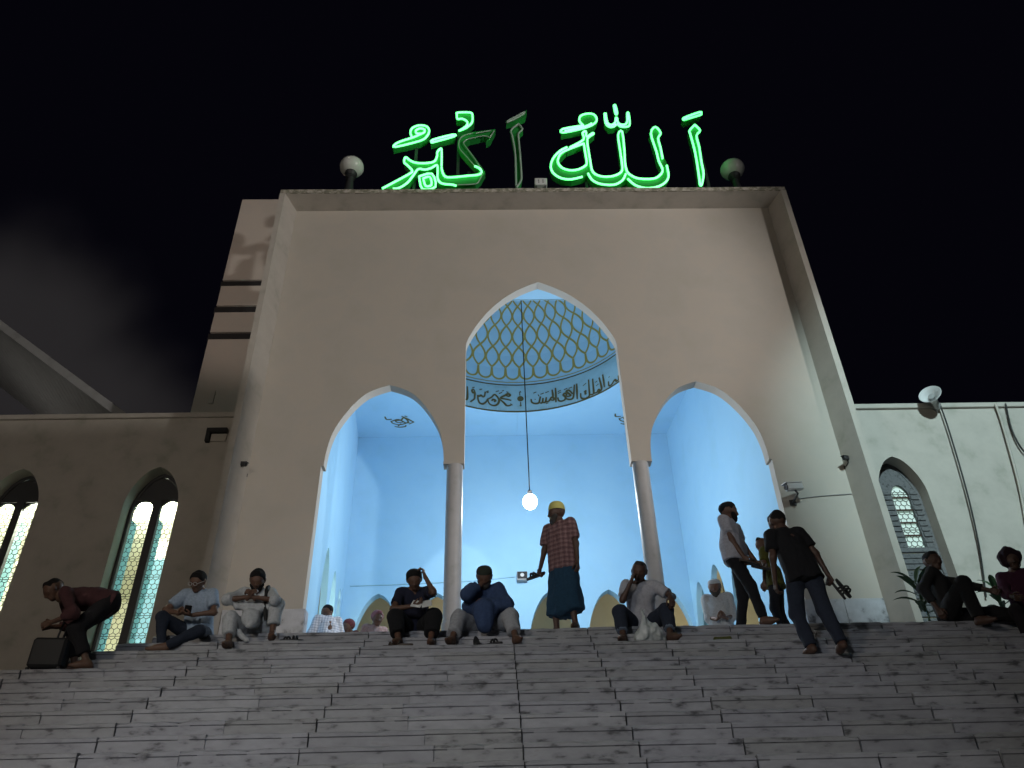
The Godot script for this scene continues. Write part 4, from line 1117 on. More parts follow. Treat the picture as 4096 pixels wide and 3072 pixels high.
# ------------------------------------------------------------------ bodies: bones -> distance field -> surface nets
func nets(b: MB, bones: Array, cell: float, k: float, cuts := [], wrinkle := 0.0) -> void:
	# bones: [a, b, radius at a, radius at b, (true: flat cut at b)]
	if bones.is_empty(): return
	var lo := Vector3.ONE * 1e9; var hi := -lo
	for q in bones:
		var rr: float = maxf(q[2], q[3]) + cell * 3.0 + k * 0.3
		lo = lo.min((q[0] as Vector3) - Vector3.ONE * rr).min((q[1] as Vector3) - Vector3.ONE * rr)
		hi = hi.max((q[0] as Vector3) + Vector3.ONE * rr).max((q[1] as Vector3) + Vector3.ONE * rr)
	var nx := int((hi.x - lo.x) / cell) + 2; var ny := int((hi.y - lo.y) / cell) + 2; var nz := int((hi.z - lo.z) / cell) + 2
	var f := PackedFloat32Array()
	f.resize(nx * ny * nz); f.fill(1.0)
	for q in bones:
		var a: Vector3 = q[0]; var ab: Vector3 = q[1] - q[0]
		var r1: float = q[2]; var r2: float = q[3]
		var l2 := maxf(ab.length_squared(), 1e-8)
		var ln := sqrt(l2)
		var flat: bool = q.size() > 4 and q[4]
		var rr := maxf(r1, r2) + cell * 2.2 + k
		var p0 := (a.min(q[1]) - Vector3.ONE * rr - lo) / cell
		var p1 := (a.max(q[1]) + Vector3.ONE * rr - lo) / cell
		for iz in range(maxi(int(p0.z), 0), mini(int(p1.z) + 2, nz)):
			for iy in range(maxi(int(p0.y), 0), mini(int(p1.y) + 2, ny)):
				var row := (iz * ny + iy) * nx
				var py := lo.y + iy * cell - a.y; var pz := lo.z + iz * cell - a.z
				for ix in range(maxi(int(p0.x), 0), mini(int(p1.x) + 2, nx)):
					var px := lo.x + ix * cell - a.x
					var t0 := (px * ab.x + py * ab.y + pz * ab.z) / l2
					var t := clampf(t0, 0.0, 1.0)
					var dx := px - ab.x * t; var dy := py - ab.y * t; var dq := pz - ab.z * t
					var d := sqrt(dx * dx + dy * dy + dq * dq) - (r1 + (r2 - r1) * t)
					if flat: d = maxf(d, (t0 - 1.0) * ln)
					if d > rr: continue
					var o := f[row + ix]
					var h := maxf(k - absf(o - d), 0.0)
					f[row + ix] = minf(o, d) - h * h / (4.0 * k)
	if not cuts.is_empty() or wrinkle > 0.0:
		var fn := FastNoiseLite.new()
		fn.seed = 4; fn.frequency = 5.5; fn.fractal_octaves = 2
		for iz in nz:
			for iy in ny:
				for ix in nx:
					var i := (iz * ny + iy) * nx + ix
					if f[i] > 0.12: continue
					var p := lo + Vector3(ix, iy, iz) * cell
					if wrinkle > 0.0: f[i] += wrinkle * fn.get_noise_3d(p.x * 1.4, p.y * 0.7, p.z * 1.4)
					for c in cuts: f[i] = maxf(f[i], (p - c[0]).dot(c[1]))
	var id := PackedInt32Array()
	id.resize(nx * ny * nz); id.fill(-1)
	var vs := PackedVector3Array(); var ns := PackedVector3Array()
	var sy := nx; var sz := nx * ny
	for iz in nz - 1:
		for iy in ny - 1:
			for ix in nx - 1:
				var i := iz * sz + iy * sy + ix
				var f0 := f[i]
				if f0 > 2.5 * cell or f0 < -2.5 * cell: continue
				var f1 := f[i + 1]; var f2 := f[i + sy]; var f3 := f[i + sy + 1]
				var f4 := f[i + sz]; var f5 := f[i + sz + 1]; var f6 := f[i + sz + sy]; var f7 := f[i + sz + sy + 1]
				var m := int(f0 < 0) + int(f1 < 0) + int(f2 < 0) + int(f3 < 0) + int(f4 < 0) + int(f5 < 0) + int(f6 < 0) + int(f7 < 0)
				if m == 0 or m == 8: continue
				var s := Vector3.ZERO; var c := 0
				if (f0 < 0) != (f1 < 0): s += Vector3(f0 / (f0 - f1), 0, 0); c += 1
				if (f2 < 0) != (f3 < 0): s += Vector3(f2 / (f2 - f3), 1, 0); c += 1
				if (f4 < 0) != (f5 < 0): s += Vector3(f4 / (f4 - f5), 0, 1); c += 1
				if (f6 < 0) != (f7 < 0): s += Vector3(f6 / (f6 - f7), 1, 1); c += 1
				if (f0 < 0) != (f2 < 0): s += Vector3(0, f0 / (f0 - f2), 0); c += 1
				if (f1 < 0) != (f3 < 0): s += Vector3(1, f1 / (f1 - f3), 0); c += 1
				if (f4 < 0) != (f6 < 0): s += Vector3(0, f4 / (f4 - f6), 1); c += 1
				if (f5 < 0) != (f7 < 0): s += Vector3(1, f5 / (f5 - f7), 1); c += 1
				if (f0 < 0) != (f4 < 0): s += Vector3(0, 0, f0 / (f0 - f4)); c += 1
				if (f1 < 0) != (f5 < 0): s += Vector3(1, 0, f1 / (f1 - f5)); c += 1
				if (f2 < 0) != (f6 < 0): s += Vector3(0, 1, f2 / (f2 - f6)); c += 1
				if (f3 < 0) != (f7 < 0): s += Vector3(1, 1, f3 / (f3 - f7)); c += 1
				id[i] = vs.size()
				vs.append(lo + (Vector3(ix, iy, iz) + s / c) * cell)
				ns.append(Vector3(f1 + f3 + f5 + f7 - f0 - f2 - f4 - f6, f2 + f3 + f6 + f7 - f0 - f1 - f4 - f5, f4 + f5 + f6 + f7 - f0 - f1 - f2 - f3).normalized())
	for iz in range(1, nz - 1):
		for iy in range(1, ny - 1):
			for ix in range(1, nx - 1):
				var i := iz * sz + iy * sy + ix
				if id[i] < 0: continue
				var s0 := f[i] < 0
				if s0 != (f[i + 1] < 0): net_quad(b, vs, ns, id[i], id[i - sy], id[i - sy - sz], id[i - sz])
				if s0 != (f[i + sy] < 0): net_quad(b, vs, ns, id[i], id[i - 1], id[i - 1 - sz], id[i - sz])
				if s0 != (f[i + sz] < 0): net_quad(b, vs, ns, id[i], id[i - 1], id[i - 1 - sy], id[i - sy])
func net_quad(b: MB, vs: PackedVector3Array, ns: PackedVector3Array, p: int, q: int, r: int, s: int) -> void:
	if p < 0 or q < 0 or r < 0 or s < 0: return
	b.quad_n(vs[p], vs[q], vs[r], vs[s], ns[p], ns[q], ns[r], ns[s])

func reach(a: Vector3, target: Vector3, l1: float, l2: float, pole: Vector3) -> Array:
	# two-bone chain from a towards target, bending towards pole: [middle joint, end]
	var d := target - a
	var ln := clampf(d.length(), absf(l1 - l2) + 0.02, (l1 + l2) * 0.995)
	d = d.normalized()
	var e := a + d * ln
	var x := (l1 * l1 - l2 * l2 + ln * ln) / (2.0 * ln)
	var h := sqrt(maxf(l1 * l1 - x * x, 0.0))
	var pl := pole - d * pole.dot(d)
	pl = pl.normalized() if pl.length() > 0.01 else Vector3.UP
	return [a + d * x + pl * h, e]

func hand(b: MB, wrist: Vector3, d: Vector3, palm: Vector3, thumb_side: Vector3, curl: float, s: float) -> void:
	# d: from wrist to knuckles; palm: where the palm faces; thumb_side: towards the thumb
	d = d.normalized()
	var side := (thumb_side - d * thumb_side.dot(d)).normalized()
	var pn := (palm - d * palm.dot(d) - side * palm.dot(side))
	pn = pn.normalized() if pn.length() > 0.05 else d.cross(side).normalized()
	var bones := []
	var lens := [0.040, 0.046, 0.043, 0.033]
	for k in 4:
		var off := side * (0.030 - 0.020 * k) * s
		var kn := wrist + d * (0.085 - 0.004 * absf(k - 1.2)) * s + off
		bones.append([wrist + off * 0.5 + d * 0.01 * s, kn, 0.014 * s, 0.0115 * s])
		var p := kn; var ang := 0.0
		for j in 3:
			ang += curl * [0.9, 1.15, 0.9][j] + 0.12
			var dir := d * cos(ang) + pn * sin(ang)
			var q: Vector3 = p + dir * lens[k] * [1.0, 0.66, 0.5][j] * s
			bones.append([p, q, (0.0100 - 0.0007 * j) * s, (0.0094 - 0.0008 * j) * s])
			p = q
	var t0 := wrist + d * 0.025 * s + side * 0.026 * s
	var t1 := t0 + (d * 0.62 + side * 0.62 + pn * 0.35) * 0.042 * s
	var t2 := t1 + (d * (0.85 - 0.2 * curl) + side * (0.35 - 0.5 * curl) + pn * (0.3 + 0.5 * curl)).normalized() * 0.034 * s
	var t3 := t2 + (d * (0.9 - 0.3 * curl) + side * (0.1 - 0.6 * curl) + pn * (0.3 + 0.6 * curl)).normalized() * 0.026 * s
	bones.append([t0, t1, 0.014 * s, 0.011 * s]); bones.append([t1, t2, 0.011 * s, 0.0095 * s]); bones.append([t2, t3, 0.0095 * s, 0.008 * s])
	bones.append([wrist - d * 0.03 * s, wrist + d * 0.02 * s, 0.024 * s, 0.022 * s])
	nets(b, bones, 0.0065, 0.006)

func person(o: Dictionary) -> Node3D:
	# o.at: place on the ground; o.yaw: degrees, 0 faces +z; local axes: x = the person's left, y up, z forward
	var at: Vector3 = o.at
	var t := thing("person", at, o.label, "person", o.get("group", ""))
	var B := Basis(Vector3.UP, deg_to_rad(o.yaw))
	var W := func(p: Vector3) -> Vector3: return at + B * p
	var s: float = o.get("h", 1.68) / 1.7
	var hip: Vector3 = o.hip
	var lean := Basis(Vector3.BACK, -deg_to_rad(o.get("side", 0.0))) * Basis(Vector3.RIGHT, deg_to_rad(o.get("lean", 3.0)))
	var bend := lean * Basis(Vector3.RIGHT, deg_to_rad(o.get("hunch", 6.0)))
	var tw := Basis(Vector3.UP, deg_to_rad(o.get("twist", 0.0)))
	var waist := hip + lean * Vector3(0, 0.16, 0) * s
	var chest := waist + bend * Vector3(0, 0.18, 0.0) * s
	var neck := chest + bend * Vector3(0, 0.17, -0.01) * s
	var sh := []
	for q in [1.0, -1.0]: sh.append(chest + bend * (tw * Vector3(0.165 * q, 0.125, -0.005)) * s)
	var hb := bend * Basis(Vector3.UP, deg_to_rad(o.get("hyaw", 0.0))) * Basis(Vector3.RIGHT, deg_to_rad(o.get("hpitch", 0.0) - o.get("hunch", 6.0) * 0.7))
	var head := neck + hb * Vector3(0, 0.125, 0.02) * s
	var arms := []; var legs := []
	for q in 2:
		var sg := 1.0 if q == 0 else -1.0
		var hp: Vector3 = hip + Vector3(0.088 * sg, -0.01, 0) * s
		var kp: Array = o.get("knee", [Vector3(0, 0, 1), Vector3(0, 0, 1)])
		var lg := reach(hp, o.feet[q], 0.425 * s, 0.415 * s, kp[q])
		legs.append([hp, lg[0], lg[1]])
		var ep: Array = o.get("elbow", [Vector3(0.5, -0.3, -1), Vector3(-0.5, -0.3, -1)])
		var am := reach(sh[q], o.hands[q], 0.285 * s, 0.25 * s, ep[q])
		arms.append([sh[q], am[0], am[1]])
	# ---- body: one surface
	var bones := [[hip + Vector3(0.06, 0, 0) * s, hip + Vector3(-0.06, 0, 0) * s, 0.095 * s, 0.095 * s], [hip, waist, 0.10 * s, 0.098 * s], [waist, chest, 0.098 * s, 0.105 * s],
		[chest + bend * Vector3(0.07, 0.03, 0) * s, chest + bend * Vector3(-0.07, 0.03, 0) * s, 0.09 * s, 0.09 * s], [sh[0], sh[1], 0.055 * s, 0.055 * s], [chest + bend * Vector3(0, 0.1, 0) * s, neck, 0.07 * s, 0.055 * s], [neck, head + hb * Vector3(0, -0.03, -0.01) * s, 0.054 * s, 0.052 * s]]
	var toes: Array = o.get("toes", [Vector3(0.12, 0, 1), Vector3(-0.12, 0, 1)])
	for q in 2:
		bones.append([arms[q][0], arms[q][1], 0.047 * s, 0.037 * s]); bones.append([arms[q][1], arms[q][2], 0.037 * s, 0.026 * s])
		bones.append([legs[q][0], legs[q][1], 0.078 * s, 0.052 * s]); bones.append([legs[q][1], legs[q][2], 0.050 * s, 0.034 * s])
		var td: Vector3 = (toes[q] as Vector3).normalized()
		var ank: Vector3 = legs[q][2]
		var fl: float = o.get("foot_drop", [0.055, 0.055])[q] * s
		bones.append([ank - td * 0.035 * s + Vector3(0, -fl + 0.032, 0), ank + td * 0.09 * s + Vector3(0, -fl + 0.03, 0), 0.034 * s, 0.032 * s])
		bones.append([ank + td * 0.08 * s + Vector3(0, -fl + 0.028, 0), ank + td * 0.165 * s + Vector3(0, -fl + 0.022, 0), 0.036 * s, 0.022 * s])
		bones.append([ank, ank + td * 0.06 * s + Vector3(0, -fl + 0.04, 0), 0.036 * s, 0.034 * s])
	var b := mb(t)
	nets(b, tow(bones, W), 0.019, 0.035)
	# head and face
	var hd := []
	for q in [[0, 0.022, -0.018, 0, 0.012, 0.012, 0.092, 0.088], [0, 0.035, 0.01, 0, 0.0, 0.03, 0.080, 0.068], [0, -0.03, 0.035, 0, -0.088, 0.058, 0.060, 0.034], [0.03, -0.045, 0.03, 0.018, -0.088, 0.050, 0.040, 0.026], [-0.03, -0.045, 0.03, -0.018, -0.088, 0.050, 0.040, 0.026],
			[-0.034, 0.022, 0.080, 0.034, 0.022, 0.080, 0.014, 0.014], [0, 0.008, 0.094, 0, -0.034, 0.110, 0.009, 0.013], [-0.013, -0.036, 0.098, 0.013, -0.036, 0.098, 0.010, 0.010], [-0.022, -0.062, 0.086, 0.022, -0.062, 0.086, 0.010, 0.010], [-0.045, -0.018, 0.066, -0.03, -0.03, 0.075, 0.022, 0.02], [0.045, -0.018, 0.066, 0.03, -0.03, 0.075, 0.022, 0.02],
			[0.086, 0.012, -0.01, 0.084, -0.028, 0.0, 0.017, 0.012], [-0.086, 0.012, -0.01, -0.084, -0.028, 0.0, 0.017, 0.012], [0, -0.06, 0.0, 0, -0.16, -0.03, 0.052, 0.054]]:
		hd.append([head + hb * Vector3(q[0], q[1], q[2]) * s, head + hb * Vector3(q[3], q[4], q[5]) * s, q[6] * s, q[7] * s])
	nets(b, tow(hd, W), 0.0095, 0.014)
	# hands
	var hdirs: Array = o.get("hdir", [null, null]); var curls: Array = o.get("curl", [0.45, 0.45]); var palms: Array = o.get("palm", [Vector3(-1, 0, 0), Vector3(1, 0, 0)])
	for q in 2:
		var fd: Vector3 = (arms[q][2] - arms[q][1]).normalized()
		if hdirs[q] != null: fd = hdirs[q]
		var sg := 1.0 if q == 0 else -1.0
		var pm: Vector3 = palms[q]
		hand(b, W.call(arms[q][2]), B * fd, B * pm, B * (fd.cross(pm) * -sg), curls[q], s * 0.98)
	obj("body", b, skin(o.get("skin", 0)), t)
	# ---- eyes
	b = mb(t)
	for q in [-1.0, 1.0]: b.blob(W.call(head + hb * Vector3(0.031 * q, 0.004, 0.078) * s), Vector3.ONE * 0.013 * s, Basis(), 5, 8)
	obj("eyes", b, M.eye, t)
	# ---- hair, beard, cap
	if o.has("hair"):
		b = mb(t)
		var hc: Vector3 = W.call(head)
		var up := B * hb
		var big: float = o.get("hair_size", 0.0)
		var hq := [[0, 0.034, -0.024, 0, 0.030, 0.0, 0.091 + big, 0.088 + big], [0, 0.066, 0.03, 0, 0.03, -0.05, 0.052 + big, 0.060 + big], [0.02, 0.095, 0.045, -0.03, 0.10, 0.02, 0.022 + big * 0.6, 0.02 + big * 0.6]]
		var bushy := big > 0.02
		nets(b, hq.map(func(q): return [hc + up * Vector3(q[0], q[1], q[2]) * s, hc + up * Vector3(q[3], q[4], q[5]) * s, q[6] * s, q[7] * s]), 0.011, 0.02, [[hc + up * (Vector3(0, 0.02, 0.078) if bushy else Vector3(0, 0.058, 0.074)) * s, up * (Vector3(0, -0.15, 1.0) if bushy else Vector3(0, -0.55, 0.83)).normalized()], [hc + up * Vector3(0, -0.11 if bushy else -0.035, 0) * s, up * Vector3(0, -1, 0.1 if bushy else 0.4).normalized()]], 0.03 if bushy else 0.010)
		obj("hair", b, o.hair, t)
	if o.has("beard"):
		b = mb(t)
		var hc: Vector3 = W.call(head)
		var up := B * hb
		var bl: float = o.get("beard_len", 0.02)
		var bq := [[-0.055, -0.05, 0.035, -0.02, -0.095, 0.06, 0.032, 0.034], [0.055, -0.05, 0.035, 0.02, -0.095, 0.06, 0.032, 0.034], [-0.02, -0.095, 0.06, 0.02, -0.095, 0.06, 0.034, 0.034], [0, -0.095, 0.066, 0, -0.10 - bl, 0.07, 0.036, 0.022], [-0.028, -0.05, 0.082, 0.028, -0.05, 0.082, 0.011, 0.011]]
		nets(b, bq.map(func(q): return [hc + up * Vector3(q[0], q[1], q[2]) * s, hc + up * Vector3(q[3], q[4], q[5]) * s, q[6] * s, q[7] * s]), 0.011, 0.012, [], 0.004)
		obj("beard", b, o.beard, t)
	if o.has("cap"):
		b = mb(t)
		var hc: Vector3 = W.call(head)
		var up := B * hb
		var ch: float = o.get("cap_h", 0.075)
		var pr := [Vector2(0.105, 0.03), Vector2(0.105, 0.055), Vector2(0.099, 0.03 + ch * 0.6), Vector2(0.085, 0.03 + ch * 0.92), Vector2(0.062, 0.03 + ch * 1.12), Vector2(0.033, 0.03 + ch * 1.23), Vector2(0, 0.03 + ch * 1.27)]
		var cb := up * Basis(Vector3.RIGHT, deg_to_rad(o.get("cap_tilt", -8.0)))
		b.lathe(hc + up * Vector3(0, 0.008, -0.008) * s, cb.scaled_local(Vector3(0.93, 1, 1.04)), pr.map(func(q): return q * s), 22)
		obj("cap", b, o.cap, t)
	# ---- clothes
	var sk := {"hip": hip, "waist": waist, "chest": chest, "neck": neck, "sh": sh, "arms": arms, "legs": legs, "bend": bend, "lean": lean, "s": s}
	if o.has("trousers"):
		var fr: float = o.get("trouser_len", 0.93)
		var tb := [[hip + Vector3(0.055, 0.02, 0) * s, hip + Vector3(-0.055, 0.02, 0) * s, 0.108 * s, 0.108 * s], [hip, waist + Vector3(0, -0.07, 0) * s, 0.112 * s, 0.100 * s]]
		var loose: float = o.get("loose", 0.0)
		for q in 2:
			tb.append([legs[q][0], legs[q][1], (0.094 + loose) * s, (0.070 + loose) * s])
			tb.append([legs[q][1], legs[q][1].lerp(legs[q][2], fr), (0.070 + loose) * s, (0.056 + loose) * s, true])
		b = mb(t)
		nets(b, tow(tb, W), 0.019, 0.03, [], 0.012)
		obj("trousers", b, o.trousers, t)
		if o.has("cuffs"):
			b = mb(t)
			var cq := []
			for q in 2: cq.append([legs[q][1].lerp(legs[q][2], fr - 0.24), legs[q][1].lerp(legs[q][2], fr + 0.01), 0.068 * s, 0.066 * s, true])
			for q in 2: nets(b, tow([cq[q]], W), 0.016, 0.01, [], 0.006)
			obj("rolled_cuffs", b, o.cuffs, t)
	if o.has("shirt"):
		var sl: float = o.get("sleeve", 0.62)
		var hem: float = o.get("hem", 0.06)
		var fat: float = o.get("fat", 0.0)
		var tb := [[sh[0] + bend * Vector3(-0.03, -0.01, 0) * s, sh[1] + bend * Vector3(0.03, -0.01, 0) * s, 0.068 * s, 0.068 * s], [neck + bend * Vector3(0, -0.035, 0) * s, chest, 0.072 * s, 0.11 * s],
			[chest + bend * Vector3(0.065, 0.03, 0.01) * s, waist + lean * Vector3(0.055, 0, 0.01) * s, 0.108 * s, (0.108 + fat) * s], [chest + bend * Vector3(-0.065, 0.03, 0.01) * s, waist + lean * Vector3(-0.055, 0, 0.01) * s, 0.108 * s, (0.108 + fat) * s],
			[waist + lean * Vector3(0.055, 0, 0.01) * s, hip + lean * Vector3(0.066, -hem, 0.0) * s, (0.110 + fat) * s, 0.134 * s, true], [waist, hip + lean * Vector3(0, -hem, 0.015) * s, 0.115 * s, 0.132 * s, true], [waist + lean * Vector3(-0.055, 0, 0.01) * s, hip + lean * Vector3(-0.066, -hem, 0.0) * s, (0.110 + fat) * s, 0.134 * s, true]]
		for q in 2:
			var wd: float = o.get("sleeve_w", 0.064)
			if sl <= 1.0:
				tb.append([sh[q], sh[q].lerp(arms[q][1], sl), wd * s, wd * 0.97 * s, true])
			else:
				tb.append([sh[q], arms[q][1], wd * s, wd * 0.88 * s]); tb.append([arms[q][1], arms[q][1].lerp(arms[q][2], sl - 1.0), wd * 0.88 * s, wd * 0.74 * s, true])
		for e in o.get("cloth", []): tb.append([e[0], e[1], e[2], e[3]])
		b = mb(t)
		nets(b, tow(tb, W), 0.018, 0.04, o.get("shirt_cuts", []).map(func(c): return [W.call(c[0]), B * c[1]]), 0.014)
		obj(o.get("shirt_name", "shirt"), b, o.shirt, t)
	if o.has("skirt"):
		var tb := []
		for e in o.skirt_bones: tb.append(e)
		b = mb(t)
		nets(b, tow(tb, W), 0.019, 0.07, [], 0.022)
		obj(o.get("skirt_name", "lungi"), b, o.skirt, t)
	t.set_meta("joints", null)
	t.remove_meta("joints")
	o["hand_at"] = [W.call(arms[0][2]), W.call(arms[1][2])]
	o["shoulder_at"] = [W.call(sh[0]), W.call(sh[1])]
	o["head_at"] = W.call(head)
	o["head_basis"] = B * hb
	o["basis"] = B
	o["chest_at"] = W.call(chest)
	return t
func tow(bones: Array, W: Callable) -> Array:
	var out := []
	for q in bones:
		var e: Array = q.duplicate()
		e[0] = W.call(q[0]); e[1] = W.call(q[1])
		out.append(e)
	return out
func skin(k: int) -> Material:
	if not M.has("skin"):
		M.skin = []
		for c in [[0.13, 0.068, 0.045], [0.17, 0.095, 0.065], [0.09, 0.048, 0.034], [0.22, 0.125, 0.085]]:
			var m := mat(lin(c[0], c[1], c[2]), 0.55)
			m.subsurf_scatter_enabled = true; m.subsurf_scatter_strength = 0.08
			M.skin.append(m)
	return M.skin[k]

func build_people() -> void:
	M.eye = mat(lin(0.03, 0.025, 0.02), 0.2)
	var black_hair := mat(lin(0.006, 0.005, 0.005), 0.95)
	var grey_hair := mat(lin(0.05, 0.045, 0.04), 0.8)
	var V := func(x: float, y: float, z: float) -> Vector3: return Vector3(x, y, z)
	# 1 - stooping over a suitcase on the fourth step
	person({"at": Vector3(-5.06, -0.62, 0.84), "yaw": -68, "h": 1.56, "label": "man stooping in maroon shirt over a black suitcase on the steps", "skin": 0,
		"hip": Vector3(0, 0.72, -0.15), "lean": 76, "hunch": 20, "hyaw": 6, "hpitch": -40, "hair": black_hair, "hands": [Vector3(0.10, 0.44, 0.32), Vector3(-0.06, 0.44, 0.34)], "curl": [0.9, 0.9], "elbow": [Vector3(0.5, -0.2, -1), Vector3(-0.5, -0.2, -1)],
		"feet": [Vector3(0.09, 0.07, -0.10), Vector3(-0.10, 0.07, 0.02)], "trousers": fabric(0.012, 0.011, 0.014), "trouser_len": 0.72, "loose": 0.012, "shirt": fabric(0.085, 0.032, 0.036), "sleeve": 1.55, "hem": 0.05, "sleeve_w": 0.066})
	# 2 - with glasses and a phone
	var o2 := {"at": Vector3(-4.32, 0, -0.03), "yaw": 0, "h": 1.58, "label": "seated man in pale blue shirt and glasses looking at his phone", "skin": 1,
		"hip": Vector3(0.02, 0.07, -0.12), "lean": 10, "hunch": 22, "hyaw": -14, "hpitch": 22, "hair": black_hair, "hair_size": 0.004, "hands": [Vector3(0.04, 0.17, 0.20), Vector3(-0.10, 0.19, 0.20)], "hdir": [Vector3(-0.8, 0, 0.5), Vector3(0.8, 0, 0.5)], "palm": [Vector3(0, 1, 0), Vector3(0, 1, 0)], "elbow": [Vector3(1, -0.3, -0.1), Vector3(-1, -0.3, -0.1)],
		"feet": [Vector3(-0.14, -0.22, 0.34), Vector3(-0.20, -0.20, 0.24)], "knee": [Vector3(1, 0.35, 0.5), Vector3(-0.8, 0.8, 0.7)], "toes": [Vector3(-1, 0, 0.2), Vector3(-0.8, 0, 0.5)], "trousers": M.jeans, "shirt": fabric(0.42, 0.52, 0.66), "sleeve": 0.72, "sleeve_w": 0.072, "hem": 0.03}
	var p2 := person(o2)
	var gl := mb(p2)
	var hb: Basis = o2.head_basis; var hp: Vector3 = o2.head_at
	for s in [-1.0, 1.0]:
		var ring := PackedVector3Array()
		for k in 13: ring.append(hp + hb * (Vector3(0.033 * s + 0.024 * cos(TAU * k / 12), 0.004 + 0.019 * sin(TAU * k / 12), 0.104)))
		gl.tube(ring, 0.0035, 5)
		gl.tube(PackedVector3Array([hp + hb * Vector3(0.057 * s, 0.006, 0.104), hp + hb * Vector3(0.088 * s, 0.008, 0.0)]), 0.003, 5)
	gl.tube(PackedVector3Array([hp + hb * Vector3(-0.010, 0.006, 0.106), hp + hb * Vector3(0.010, 0.006, 0.106)]), 0.003, 5)
	obj("glasses", gl, M.white_metal, p2)
	hand_phone(Vector3(-4.31, 0.20, 0.235), 20, "black phone in the hands of the man with glasses")
	# 3 - white kameez, beard
	var white := fabric(0.60, 0.62, 0.64)
	var o3 := {"at": Vector3(-3.64, 0, -0.02), "yaw": 4, "h": 1.60, "label": "bearded man seated in white kameez with hands clasped before his chest", "skin": 0,
		"hip": Vector3(0, 0.07, -0.14), "lean": 12, "hunch": 20, "hyaw": 2, "hpitch": 20, "hair": black_hair, "hair_size": 0.006, "beard": black_hair, "beard_len": 0.03, "hands": [Vector3(0.015, 0.33, 0.28), Vector3(-0.035, 0.33, 0.28)], "hdir": [Vector3(-0.5, 0.55, 0.4), Vector3(0.5, 0.6, 0.4)], "palm": [Vector3(-0.6, 0, -0.6), Vector3(0.6, 0, -0.6)], "curl": [0.8, 0.8], "elbow": [Vector3(1, -0.25, 0.1), Vector3(-1, -0.25, 0.1)],
		"feet": [Vector3(0.27, -0.085, 0.22), Vector3(-0.13, -0.24, 0.42)], "knee": [Vector3(0.35, 1, 0.5), Vector3(-0.5, 1, 0.5)], "toes": [Vector3(0.3, 0, 1), Vector3(-0.1, 0, 1)], "trousers": white, "trouser_len": 0.66, "loose": 0.018, "shirt": white, "sleeve": 1.15, "sleeve_w": 0.075, "hem": 0.05, "shirt_name": "kameez",
		"cloth": [[Vector3(0, 0.16, 0.02), Vector3(0.0, 0.12, 0.20), 0.10, 0.09], [Vector3(0, 0.12, 0.18), Vector3(0.02, 0.02, 0.25), 0.10, 0.05], [Vector3(-0.16, 0.26, 0.18), Vector3(0.16, 0.26, 0.16), 0.05, 0.05], [Vector3(-0.10, -0.05, 0.25), Vector3(0.02, -0.16, 0.30), 0.035, 0.03]]}
	var p3 := person(o3)
	var st := mb(p3)
	var shl: Vector3 = o3.shoulder_at[0]
	st.tube(PackedVector3Array([shl + Vector3(-0.03, 0.06, -0.06), shl + Vector3(-0.035, 0.073, 0.02), shl + Vector3(-0.03, 0.03, 0.10), shl + Vector3(-0.01, -0.16, 0.16), shl + Vector3(0.02, -0.36, 0.13)]), 0.02, 6)
	obj("bag_strap", st, M.black, p3)
	# 4 - dark shirt, reading, hand to his head
	person({"at": Vector3(-1.81, 0, -0.02), "yaw": 2, "h": 1.59, "label": "seated man in dark shirt and black trousers resting his head on one hand", "skin": 0,
		"hip": Vector3(0, 0.07, -0.16), "lean": 16, "hunch": 26, "hyaw": 4, "hpitch": 16, "side": -3, "hair": black_hair, "hair_size": 0.006, "hands": [Vector3(0.10, 0.55, 0.27), Vector3(-0.02, 0.20, 0.26)], "hdir": [Vector3(-0.25, 0.95, 0.0), Vector3(0.9, 0.1, 0.4)], "palm": [Vector3(-1, 0, -0.3), Vector3(0, 1, 0)], "curl": [0.75, 0.5], "elbow": [Vector3(0.5, -1, 0.0), Vector3(-1, -0.2, -0.2)],
		"feet": [Vector3(0.20, -0.24, 0.40), Vector3(-0.14, -0.24, 0.40)], "knee": [Vector3(0.42, 1, 0.6), Vector3(-0.55, 1, 0.6)], "toes": [Vector3(0.1, 0, 1), Vector3(-0.3, 0, 1)], "trousers": fabric(0.006, 0.006, 0.008), "trouser_len": 0.70, "loose": 0.028, "shirt": fabric(0.014, 0.016, 0.038), "sleeve": 0.66, "hem": 0.04, "sleeve_w": 0.072})
	var bk := thing("book", Vector3(-1.72, 0.19, 0.25), "open white booklet on the lap of the man in dark shirt", "book")
	for s in [-1.0, 1.0]:
		var bb := mb(bk)
		bb.obox(Vector3(-1.72 + 0.055 * s, 0.215, 0.27), Vector3(0.056, 0.004, 0.08), Basis(Vector3.BACK, 0.18 * s) * Basis(Vector3.RIGHT, 0.75))
		obj("page", bb, M.paper, bk)
	# 5 - blue kameez, cap
	var blue := fabric(0.045, 0.080, 0.18)
